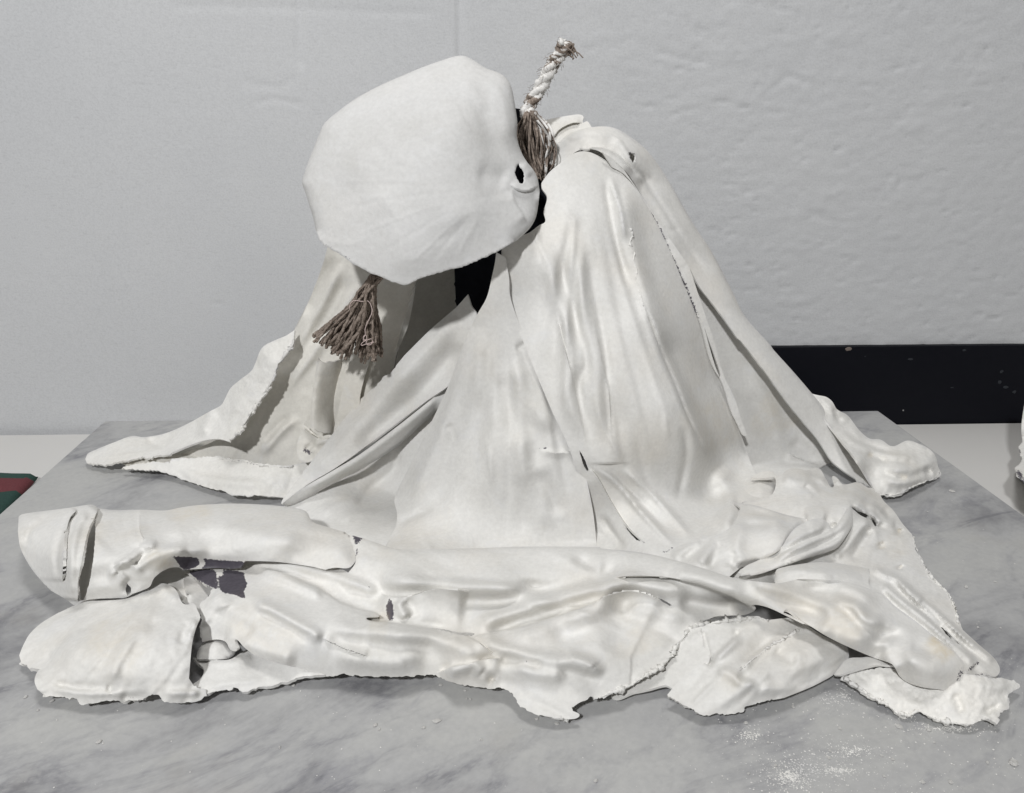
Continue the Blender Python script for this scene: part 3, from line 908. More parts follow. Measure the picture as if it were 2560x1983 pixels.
# main robe panel
sheet('robe_panel', [('s', C('B', (372, 525), (420, 460), (480, 410), (560, 350), (640, 335), (730, 370), (810, 430), (880, 490))
                      + C('B', (960, 585), (1030, 700), (1100, 832), (1205, 1064), (1330, 1375), (1440, 1692)) + C('E', (1300, 520), (1345, 650), (1400, 800), (1470, 972), (1510, 1090), (1550, 1180), (1600, 1250), (1640, 1300))),
                     ('s', C('E', (1600, 1325), (1520, 1340), (1460, 1350), (1450, 1500), (1300, 1640), (1000, 1720), (600, 1720), (560, 1700), (520, 1500), (440, 1080), (300, 760), (160, 420), (60, 150), (20, -60))
                      + C('B', (130, 1000), (150, 880), (290, 830), (360, 780), (395, 760), (385, 700), (405, 610), (372, 560)))],
      [(1365, 480, 0.890), (1350, 570, 0.870), (1470, 385, 0.93), (1545, 430, 0.93), (1450, 560, 0.872), (1540, 580, 0.885), (1300, 640, 0.850), (1300, 740, 0.855), (1420, 800, 0.838), (1530, 800, 0.838), (1605, 800, 0.845), (1600, 600, 0.902), (1690, 720, 0.912), (1780, 950, 0.922),
       (1450, 1050, 0.80), (1560, 1050, 0.80), (1690, 1000, 0.822), (1750, 1130, 0.830), (1860, 1140, 0.915), (1910, 1235, 0.026), (1480, 1150, 0.785), (1500, 1350, 0.775), (1620, 1370, 0.03), (1700, 1330, 0.03), (1840, 1280, 0.03), (1650, 1220, 0.805), (1800, 1230, 0.86)],
      fig, M_CLOTH, rad=20, strokes=[
          *fan((1450, 360), [(1335, 1010), (1372, 1060), (1410, 1150), (1446, 1080), (1478, 1240), (1520, 1160), (1560, 1230), (1596, 1330), (1640, 1180), (1676, 1260), (1720, 1180), (1775, 1200), (1810, 1130), (1850, 1210)], 13, 2.6, 0.012, 0.16, 5),
          S(60, 2.6, C('E', (540, 1060), (500, 880), (440, 600), (380, 360), (330, 120)), 0.3), S(60, 2.2, C('E', (680, 1040), (672, 880), (655, 640), (610, 440), (560, 200)), 0.35), S(70, 3.6, C('E', (1260, 1090), (1140, 840), (1060, 640), (960, 400), (880, 180), (840, 60)), 0.25),
          R(26, 8, C('B', (860, 500), (900, 760), (960, 1060), (1060, 1400)) + C('E', (980, 480), (1090, 700), (1180, 920), (1260, 1090)), 0.12),
          R(30, -10, C('E', (960, 300), (1080, 520), (1200, 780), (1330, 1020), (1420, 1180)), 0.2),
          R(14, -6, C('B', (440, 800), (520, 1150), (640, 1600)) + C('E', (480, 640), (530, 900), (560, 1060)), 0.2),
          R(20, 7, C('B', (360, 830), (460, 1200), (560, 1550)) + C('E', (420, 700), (500, 1000)), 0.2),
          R(12, -5, C('B', (650, 880), (700, 1250), (760, 1600)) + C('E', (640, 660), (660, 900), (650, 1060)), 0.2),
          R(18, 5, C('B', (560, 800), (620, 1200), (690, 1600)) + C('E', (590, 700), (610, 1000)), 0.2),
          R(9, -5, C('B', (750, 480), (800, 760), (850, 980), (900, 1180)), 0.2),
          R(8, 5, C('B', (780, 470), (850, 700), (880, 900))),
          R(6, -5, C('E', (880, 180), (960, 400), (1060, 640), (1140, 840), (1230, 1020)), 0.1),
          R(10, -5, C('E', (1100, 860), (1130, 1040), (1090, 1250), (1060, 1360))),
          R(7, 1.6, C('E', (990, 780), (1005, 900), (1015, 1000)), 0.4),
          S(60, 5, C('E', (520, 1108), (600, 1112), (720, 1108), (800, 1112)), 0.5),
          S(26, 7, C('E', (890, 1600), (780, 1500), (680, 1350), (590, 1190), (530, 1120)), 0.2),
          R(9, 7, C('E', (530, 1110), (700, 1220), (850, 1400), (1000, 1560), (1100, 1640))),
          R(9, -6, C('E', (640, 1150), (800, 1290), (960, 1450), (1060, 1560))),
          R(10, 7, C('E', (700, 1110), (880, 1260), (1050, 1440), (1180, 1590))),
          R(8, -6, C('E', (600, 1420), (680, 1530), (760, 1640))),
          R(28, 14, C('E', (1290, 1150), (1370, 1260), (1390, 1400), (1330, 1540)), 0.2),
          R(16, -9, C('E', (1420, 1290), (1450, 1400), (1390, 1520))),
          R(8, 2, C('B', (480, 640), (560, 740), (600, 830)), 0.4),
      ], wav=1.6, wavs=70, fine=0.25, crease=-0.6, aniso=(72, 3.5), auto=5, adir=72, amp=1.75,
      holes=[C('Q', (205, 205), (260, 262), (330, 335), (412, 388), (395, 392), (310, 345), (240, 268)), C('E', (478, 1028), (500, 1060), (535, 1150), (528, 1160), (500, 1110))],
      worn=[('line', C('B', (570, 820), (595, 825), (610, 800)), 4, 0.42), ('line', C('I', (770, 270), (830, 235), (900, 205)), 7, 0.45)],
      stain=[('line', C('E', (1230, 700), (1320, 900), (1380, 1050)), 70, 0.22)])
sheet('robe_panel', [('s', C('D', (1248, -20), (1240, 40), (1225, 110), (1195, 230), (1145, 320), (1100, 410), (1050, 535), (982, 720), (915, 866), (830, 1040), (760, 1180), (682, 1352), (695, 1430), (690, 1500), (660, 1560), (620, 1640), (600, 1700), (1790, 1690))),
                     ('s', C('E', (592, 1660), (585, 1610), (565, 1420), (530, 1230), (505, 1120), (474, 1024))),
                     ('s', C('E', (440, 975), (350, 780), (270, 590), (170, 385), (100, 220), (60, 90)) + C('D', (1320, 130), (1300, 10)))],
      [(1238, 650, 0.843), (1262, 660, 0.843), (1215, 760, 0.850), (1290, 800, 0.848), (1160, 850, 0.868), (1100, 1020, 0.868), (1220, 960, 0.826), (1370, 960, 0.83), (1010, 1220, 0.842), (1130, 1150, 0.815), (1300, 1130, 0.785), (1440, 1110, 0.802), (975, 1330, 0.780), (1200, 1370, 0.755), (1470, 1370, 0.762), (1470, 1250, 0.778), (960, 1400, 0.030), (1010, 1400, 0.036)],
      fig, M_CLOTH, strokes=[
          *fan((1250, 560), [(1010, 1320), (1050, 1360), (1100, 1370), (1150, 1372), (1200, 1368), (1262, 1372), (1310, 1330), (1360, 1372), (1400, 1250), (1440, 1372)], 14, 2.0, -0.02, 0.25, 8),
          S(60, 3.5, C('E', (474, 1024), (350, 1045), (225, 1022)), 0.5), R(7, 2.5, C('E', (225, 1030), (350, 1050), (465, 1035)), 0.4),
          R(30, -7, C('D', (1240, 640), (1330, 860), (1420, 1060))), R(26, 7, C('D', (1330, 560), (1430, 780), (1560, 1000))),
          R(34, 8, C('D', (1180, 380), (1080, 660), (980, 900), (860, 1180), (760, 1400)), 0.15), R(34, -7, C('D', (1180, 720), (1120, 960), (1040, 1180), (860, 1460)), 0.2),
          R(12, -5, C('D', (970, 930), (1030, 1050))), R(8, -4, C('E', (90, 420), (150, 390), (170, 360))),
          R(20, -5, C('D', (1480, 1180), (1560, 1350), (1600, 1470))), R(22, 4, C('D', (1460, 1090), (1500, 1300), (1520, 1560))), R(20, -4, C('D', (1380, 1200), (1400, 1600))),
          R(9, -6, C('D', (720, 1540), (730, 1480), (800, 1440), (900, 1400)))],
      wav=2.0, wavs=80, fine=0.3, crease=-0.7, aniso=(70, 2), auto=4, adir=72, amp=1.55, worn=[('line', C('E', (225, 1020), (260, 1015), (290, 1012)), 4, 0.45)])
# ---- right: lumpy plaster hem behind the ridge
sheet('plaster_hem', [('s', C('F', (560, 330), (600, 350), (650, 362), (690, 370), (730, 400), (762, 452), (830, 490), (900, 580), (970, 640), (1050, 650), (1120, 692), (1220, 655), (1300, 678), (1365, 712), (1405, 760), (1418, 820))),
                      ('t', C('F', (1440, 870), (1400, 905), (1340, 928), (1290, 945), (1220, 982), (1140, 1018), (1090, 1010), (1030, 1018))),
                      ('s', C('F', (1010, 985), (980, 930), (900, 800), (760, 620), (640, 460)))],
      [(2030, 985, 1.0), (2080, 1000, 0.985), (2120, 1060, 0.975), (2170, 1110, 0.04), (2240, 1110, 0.035), (2320, 1115, 0.035), (2340, 1180, 0.008), (2270, 1225, 0.006), (2200, 1240, 0.005), (2240, 1180, 0.035), (2180, 1180, 0.03), (2150, 1150, 0.05)],
      fig, M_ROUGH, strokes=[R(9, 9, C('F', (760, 560), (860, 660), (1000, 720), (1150, 760), (1300, 770))), R(8, -8, C('F', (940, 745), (1000, 755), (1100, 800))),
                             R(9, 8, C('F', (820, 530), (920, 640), (1040, 680), (1180, 700))), R(8, -8, C('F', (1040, 850), (1120, 880), (1220, 905))), R(14, 10, C('F', (1100, 820), (1250, 840), (1380, 800), (1400, 760))),
                             R(12, -9, C('F', (1330, 860), (1380, 850))), R(10, 8, C('F', (1040, 900), (1180, 935), (1320, 900), (1430, 860))), R(7, 7, C('F', (620, 370), (700, 420), (760, 520))), R(7, -8, C('F', (740, 440), (750, 490), (800, 540))),
                             R(8, -6, C('F', (880, 640), (990, 690), (1130, 730))), R(9, -6, C('F', (1140, 790), (1280, 800)))],
      wav=3, wavs=45, lump=2.2, lumps=34, tear=2.6, thick=0.0026, stain=[('line', C('F', (1170, 885), (1220, 903)), 7, 0.6), ('line', C('F', (960, 748), (1000, 755)), 6, 0.5)])

# ---- right: gathered crumple of the hem on the slab
sheet('gathered_hem', [('s', C('F', (200, 900), (245, 868), (290, 855), (350, 862), (372, 885), (400, 880), (440, 842), (520, 838), (560, 850), (640, 832), (690, 905), (735, 960), (730, 885), (765, 900), (800, 940), (905, 925), (960, 960), (1020, 968), (1060, 1040), (1130, 1112), (1185, 1192))),
                       ('t', C('F', (1235, 1250), (1262, 1290), (1270, 1350), (1310, 1420), (1330, 1470), (1382, 1535), (1440, 1600), (1500, 1670)) + C('J', (1270, 570), (1325, 690), (1345, 790), (1375, 845))),
                       ('s', C('J', (1500, 960), (1600, 1045), (1640, 1095), (1662, 1160), (1630, 1205), (1560, 1190), (1480, 1200), (1400, 1170), (1330, 1090), (1200, 1010), (1000, 900), (700, 800), (400, 640), (100, 560), (-100, 560)) + C('Q', (1500, 760), (1000, 700), (560, 560), (520, 520), (700, 430), (1100, 300), (1240, 200), (1290, 60), (1310, 20)) + C('F', (150, 1060), (330, 1010), (360, 900), (300, 900)))],
      [(1900, 1200, 0.035), (1960, 1190, 0.045), (2045, 1175, 0.035), (2100, 1220, 0.03), (2190, 1225, 0.010), (2250, 1300, 0.008), (2300, 1380, 0.006), (2390, 1500, 0.004), (2440, 1620, 0.012), (2490, 1680, 0.008),
       (2000, 1250, 0.044), (1900, 1280, 0.034), (2120, 1250, 0.042), (2180, 1330, 0.022), (2230, 1420, 0.016), (1680, 1400, 0.02), (1800, 1350, 0.026), (1900, 1370, 0.026), (2000, 1380, 0.026), (2100, 1380, 0.024), (1960, 1440, 0.026), (2050, 1430, 0.028), (2150, 1450, 0.028), (2250, 1540, 0.028), (2350, 1600, 0.022), (1850, 1450, 0.03)],
      fig, M_CLOTH, rad=14, strokes=[
          *fan(C('R', (1180, 380))[0], C('R', (480, 160), (640, 140), (760, 200), (900, 150), (1040, 190), (1120, 240)), 11, 6.0, 0.1, 0.15, 6),
          *fan(C('R', (1300, 420))[0], C('R', (1560, 900), (1640, 800), (1720, 760), (1700, 640), (1620, 560), (1560, 470)), 8, 4.0, 0.08, 0.1, 7),
          *fan(C('J', (700, 330))[0], C('J', (1600, 1120), (1540, 1120), (1480, 1100), (1420, 1090), (1380, 1020), (1300, 900)), 7, 5.0, -0.02, 0.1, 9),
          R(12, 10, C('R', (1010, 1080), (1150, 960), (1260, 820), (1360, 700), (1410, 650)), 0.12), R(12, -10, C('R', (1220, 1110), (1290, 980), (1380, 830), (1440, 720)), 0.15),
          R(8, -14, C('R', (1210, 510), (1290, 570), (1400, 630), (1470, 690), (1495, 740)), 0.1), R(10, 9, C('R', (1240, 480), (1360, 560), (1470, 640), (1540, 740)), 0.12),
          R(10, 8, C('R', (1400, 470), (1520, 560), (1620, 680), (1720, 700)), 0.12), R(8, -6, C('R', (1480, 480), (1600, 580), (1660, 660))),
          R(12, 9, C('R', (450, 200), (600, 230), (720, 260), (800, 350), (860, 410)), 0.15), R(8, -9, C('R', (700, 260), (760, 320), (850, 405)), 0.2),
          R(9, -10, C('R', (980, 760), (1020, 730), (1050, 690))), R(30, 14, C('R', (700, 680), (850, 660), (960, 700)), 0.3),
          R(8, 8, C('R', (1020, 160), (1050, 230), (1080, 300))), R(7, -8, C('R', (1010, 200), (1030, 250), (1060, 295))),
          R(9, 10, C('R', (1440, 1170), (1560, 1250), (1700, 1300), (1850, 1430), (2000, 1560)), 0.1),
          R(9, 9, C('J', (740, 480), (900, 620), (1100, 780), (1300, 960), (1480, 1120)), 0.08), R(8, -10, C('J', (740, 545), (800, 610), (950, 740), (1130, 880), (1300, 1020)), 0.1),
          R(9, 10, C('J', (860, 460), (1050, 640), (1250, 800), (1450, 960), (1640, 1110)), 0.08), R(7, -10, C('J', (1180, 790), (1280, 890), (1360, 960)), 0.2),
          R(8, -7, C('J', (960, 600), (1120, 720), (1250, 830))), R(12, -8, C('J', (1440, 1130), (1500, 1180), (1540, 1200))),
          R(12, -8, C('R', (1530, 900), (1560, 980))), R(10, -8, C('R', (1740, 740), (1730, 830))), R(9, -8, C('R', (1740, 1150), (1750, 1200))),
          R(14, 9, C('Q', (1230, 600), (1250, 450), (1260, 330), (1300, 200))), R(12, -8, C('Q', (1010, 640), (1050, 500), (1090, 380))), R(12, 8, C('Q', (900, 600), (980, 470), (1080, 360))), R(7, -7, C('Q', (1180, 610), (1220, 560))),
          R(9, -6, C('Q', (740, 560), (900, 440), (1060, 350))), R(10, 7, C('Q', (1100, 660), (1300, 560), (1500, 500), (1700, 440))), R(14, 9, C('Q', (1160, 690), (1330, 620), (1480, 620), (1560, 680))), R(14, -11, C('Q', (1570, 660), (1590, 720), (1620, 745))),
      ], wav=2.4, wavs=45, fine=0.7, lump=1.3, lumps=22, tear=2.6, thick=0.0026, auto=12, adir=-35, grid=4.5, amp=1.45,
      holes=[C('R', (1212, 512), (1290, 562), (1375, 590), (1410, 622), (1390, 636), (1310, 600)), C('R', (1440, 645), (1475, 680), (1500, 738), (1485, 738), (1455, 690)), C('J', (1200, 815), (1275, 880), (1360, 962), (1340, 955), (1260, 890))],
      worn=[('line', C('J', (1400, 1180), (1480, 1110), (1530, 1090)), 8, 0.55), ('line', C('J', (1440, 1200), (1500, 1190), (1560, 1180)), 8, 0.5), ('line', C('R', (1225, 520), (1300, 580), (1400, 625)), 4, 0.55), ('line', C('R', (1440, 650), (1475, 690), (1495, 735)), 4, 0.55)],
      stain=[('line', C('R', (1540, 880), (1560, 980)), 10, 0.55), ('line', C('R', (1740, 750), (1730, 820)), 6, 0.5), ('line', C('R', (1740, 1150), (1745, 1200)), 7, 0.5), ('line', C('R', (1600, 800), (1700, 950), (1780, 1100)), 30, 0.2)])

sheet('hem_fold', [('s', C('R', (-60, 470), (60, 478), (180, 500), (330, 545), (480, 592), (640, 628), (770, 652))),
                   ('r', C('R', (745, 668), (640, 718), (575, 780), (522, 852), (470, 945), (400, 1010), (290, 1070), (150, 1125), (0, 1180))),
                   ('s', C('Q', (1150, 720), (900, 650), (560, 540), (545, 512), (700, 425), (900, 370), (1110, 300), (1230, 200), (1275, 70)))],
      [(1941, 1310, 0.058), (1873, 1350, 0.054), (2019, 1300, 0.045), (1916, 1390, 0.046), (1864, 1262, 0.034), (1654, 1396, 0.03), (1775, 1387, 0.046), (1720, 1372, 0.04), (1850, 1300, 0.048), (1960, 1285, 0.042), (1830, 1410, 0.044)],
      fig, M_CLOTH, rad=22, curl=1.0, strokes=[
          R(11, 8, C('R', (60, 490), (220, 525), (420, 585), (640, 632)), 0.2), R(13, -9, C('R', (120, 545), (300, 590), (480, 620), (640, 650)), 0.25), R(12, 6, C('R', (40, 640), (250, 650), (480, 650), (700, 655)), 0.2), R(12, -6, C('R', (0, 700), (200, 700), (420, 690)), 0.3),
          R(20, 9, C('Q', (1230, 600), (1250, 450), (1260, 330), (1300, 200)), 0.2), R(12, -8, C('Q', (1170, 620), (1215, 540), (1240, 440)), 0.3), R(14, -9, C('Q', (1000, 640), (1045, 500), (1090, 370)), 0.2), R(16, 8, C('Q', (900, 600), (980, 470), (1080, 360)), 0.2), R(13, -7, C('Q', (740, 560), (900, 440), (1060, 350)), 0.2), R(14, 7, C('Q', (640, 540), (780, 450), (960, 370)), 0.2),
          R(12, 6, C('Q', (1100, 660), (1300, 560), (1500, 500), (1700, 440)), 0.2), R(9, -6, C('Q', (1180, 640), (1350, 580), (1500, 540)), 0.25)],
      wav=1.2, fine=0.4, crease=-0.8, auto=8, adir=-30, amp=1.5)
sheet('hem_fold', [('s', C('R', (290, 1050), (440, 965), (520, 845), (600, 745), (760, 658), (880, 640), (965, 690), (1005, 745), (1100, 640), (1170, 520), (1205, 440))),
                   ('r', C('R', (1222, 500), (1230, 600), (1232, 700), (1175, 810), (1065, 955), (960, 1005), (850, 1040), (700, 1085), (530, 1140), (380, 1192), (200, 1250), (60, 1270))), ('s', C('R', (-20, 1230), (60, 1160), (170, 1110)))],
      [(2010, 1345, 0.058), (2102, 1333, 0.046), (1964, 1397, 0.050), (2045, 1384, 0.042), (2127, 1262, 0.042), (2051, 1299, 0.052), (1896, 1425, 0.044), (1930, 1390, 0.044), (2080, 1360, 0.044), (2120, 1300, 0.046)],
      fig, M_CLOTH, rad=18, curl=1.0, strokes=[
          R(10, 8, C('R', (330, 1130), (640, 960), (900, 850), (1060, 760), (1160, 640), (1195, 520)), 0.15), R(8, -8, C('R', (330, 1085), (600, 925), (860, 810), (1040, 730)), 0.2), R(9, 6, C('R', (420, 1000), (640, 850), (860, 760), (1000, 760)), 0.2), R(8, -7, C('R', (420, 1140), (640, 1020), (880, 910), (1060, 830), (1170, 720)), 0.2),
          R(10, 7, C('R', (480, 1140), (720, 1040), (900, 970), (1060, 890), (1180, 760)), 0.15), R(30, 7, C('R', (720, 720), (850, 690), (950, 730)), 0.3), R(9, -9, C('R', (985, 765), (1025, 735), (1050, 690)), 0.3)],
      wav=1.0, fine=0.4, crease=-0.6, amp=1.3)
sheet('hem_fold', [('r', C('R', (372, 1340), (384, 1260), (396, 1200), (480, 1170), (640, 1140), (850, 1118), (1050, 1128), (1200, 1150), (1330, 1172), (1412, 1190))), ('s', C('R', (1418, 1260), (1402, 1340), (1440, 1440), (1300, 1540), (800, 1520), (380, 1420)))],
      [(1953, 1436, 0.048), (2056, 1436, 0.054), (2159, 1436, 0.040), (2056, 1409, 0.046), (2148, 1482, 0.046), (1945, 1460, 0.046), (2040, 1480, 0.050)], fig, M_CLOTH, rad=20, strokes=[
          R(16, 6, C('R', (420, 1290), (640, 1240), (900, 1230), (1180, 1250), (1380, 1280)), 0.25), R(12, -6, C('R', (480, 1340), (700, 1300), (1000, 1310), (1300, 1360)), 0.25), R(10, 5, C('R', (430, 1220), (600, 1190), (800, 1180)), 0.3)], wav=1.2, amp=1.4, fine=0.4)
sheet('hem_loop', [('r', C('F', (225, 900), (250, 872), (290, 857), (345, 860), (368, 890), (362, 940), (350, 985))), ('s', C('F', (325, 1015), (240, 1040), (150, 1058), (60, 1100), (40, 1000), (120, 920)))],
      [(1895, 1190, 0.022), (1935, 1185, 0.028), (1930, 1230, 0.026), (1860, 1255, 0.018), (1820, 1250, 0.012), (1900, 1215, 0.030)], fig, M_CLOTH, rad=14, wav=1)
# ---- right tail flat on the slab
sheet('tail_hem', [('t', C('J', (440, 1212), (520, 1185), (640, 1155), (760, 1140), (860, 1150))), ('s', C('J', (1000, 1180), (1300, 1180), (1440, 1190))), ('t', C('J', (1560, 1205), (1650, 1215), (1740, 1225), (1812, 1275), (1760, 1310), (1715, 1350), (1745, 1400), (1730, 1440), (1665, 1480), (1668, 1500), (1650, 1562), (1590, 1545), (1530, 1530),
                                (1440, 1580), (1350, 1578), (1250, 1560), (1120, 1525), (1090, 1490), (1030, 1480), (960, 1510), (890, 1495), (800, 1440), (700, 1380), (600, 1320), (500, 1250)))],
      [(2110, 1695, 0.010), (2250, 1690, 0.014), (2300, 1760, 0.004), (2400, 1760, 0.012), (2500, 1720, 0.012), (2540, 1715, 0.005), (2490, 1800, 0.004), (2420, 1808, 0.003), (2440, 1710, 0.022), (2200, 1750, 0.004), (2350, 1700, 0.022)],
      fig, M_ROUGH, strokes=[R(12, -7, C('J', (1300, 1330), (1350, 1420), (1380, 1500))), R(10, -8, C('J', (1540, 1500), (1600, 1450), (1680, 1440))), R(14, 7, C('J', (1450, 1260), (1600, 1280), (1750, 1280))), R(14, 6, C('J', (700, 1300), (900, 1400), (1150, 1450)))],
      wav=2.2, wavs=40, lump=2.4, lumps=20, tear=3.4, thick=0.0030)
sheet('tail_strip', [('s', C('J', (385, 1190), (430, 1130), (490, 1068), (600, 1058), (700, 1050), (900, 1100), (860, 1120), (760, 1112), (700, 1115), (600, 1140), (430, 1192)))],
      [(2090, 1685, 0.012), (2120, 1655, 0.022), (2190, 1650, 0.026), (2240, 1665, 0.026), (2180, 1665, 0.026)], fig, M_CLOTH, wav=1)

# ---- front: right foot
sheet('under_flap', [('s', C('I', (1090, 820), (1130, 830), (1150, 1085), (1100, 1130), (980, 1220), (880, 1300), (815, 1272), (700, 1300), (580, 1325), (400, 1360), (500, 1250), (700, 1120), (860, 950), (960, 850)))],
      [(1760, 1570, 0.032), (1770, 1650, 0.026), (1670, 1715, 0.008), (1590, 1728, 0.004), (1700, 1620, 0.022)], fig, M_CLOTH, strokes=[R(9, 5, C('I', (990, 950), (1080, 850)))], wav=1)
sheet('front_foot', [('s', C('I', (1085, 830), (1140, 800), (1180, 790))), ('t', C('I', (1230, 775), (1300, 765), (1400, 752), (1520, 745), (1580, 768), (1640, 765))), ('s', C('I', (1770, 750), (1800, 740)) + C('J', (60, 750), (160, 800), (300, 890), (480, 968), (495, 1010), (498, 1062), (440, 1120), (380, 1192), (300, 1240), (200, 1290), (0, 1370))),
                     ('t', C('I', (1640, 1385), (1500, 1412), (1420, 1440), (1412, 1475), (1300, 1497), (1180, 1494), (1080, 1495), (1000, 1450), (920, 1400), (825, 1345))), ('s', C('I', (870, 1290), (950, 1205), (1060, 1120), (1100, 1108), (1140, 1090)))],
      [(1765, 1560, 0.036), (1900, 1548, 0.038), (1990, 1550, 0.03), (2100, 1620, 0.024), (2115, 1650, 0.014), (2050, 1700, 0.008), (1960, 1742, 0.006), (1820, 1780, 0.005), (1740, 1775, 0.006), (1675, 1738, 0.010), (1780, 1655, 0.030), (1850, 1690, 0.034), (1980, 1650, 0.034), (1900, 1610, 0.030), (2050, 1630, 0.032)],
      fig, M_CLOTH, strokes=[R(10, -8, C('I', (1140, 1080), (1220, 1010), (1300, 930), (1400, 830)), 0.12), R(14, 8, C('I', (1170, 1080), (1270, 1000), (1380, 880))), R(7, -7, C('I', (1100, 850), (1130, 980), (1140, 1080)), 0.1), R(11, -15, C('I', (1115, 1110), (1140, 1085), (1160, 1060))),
                             R(10, 5, C('I', (1400, 1140), (1560, 1010), (1700, 920), (1846, 850)), 0.1), R(10, -4, C('I', (1350, 1120), (1530, 990), (1680, 900))), R(18, 9, C('I', (1360, 1210), (1480, 1260), (1650, 1300), (1846, 1290))), R(14, -8, C('I', (1350, 1190), (1450, 1215), (1600, 1310))), R(16, -7, C('I', (1640, 990), (1740, 1060), (1846, 1100))),
                             R(14, 6, C('I', (1190, 1160), (1300, 1180), (1420, 1290)))],
      wav=2.2, wavs=60, fine=0.5, auto=20, adir=(-50, -20), amp=1.6, tear=2.2, thick=0.0032, worn=[('line', C('I', (1130, 795), (1170, 795)), 5, 0.5)], stain=[('line', C('I', (1210, 1170), (1320, 1230), (1400, 1290)), 26, 0.25)])
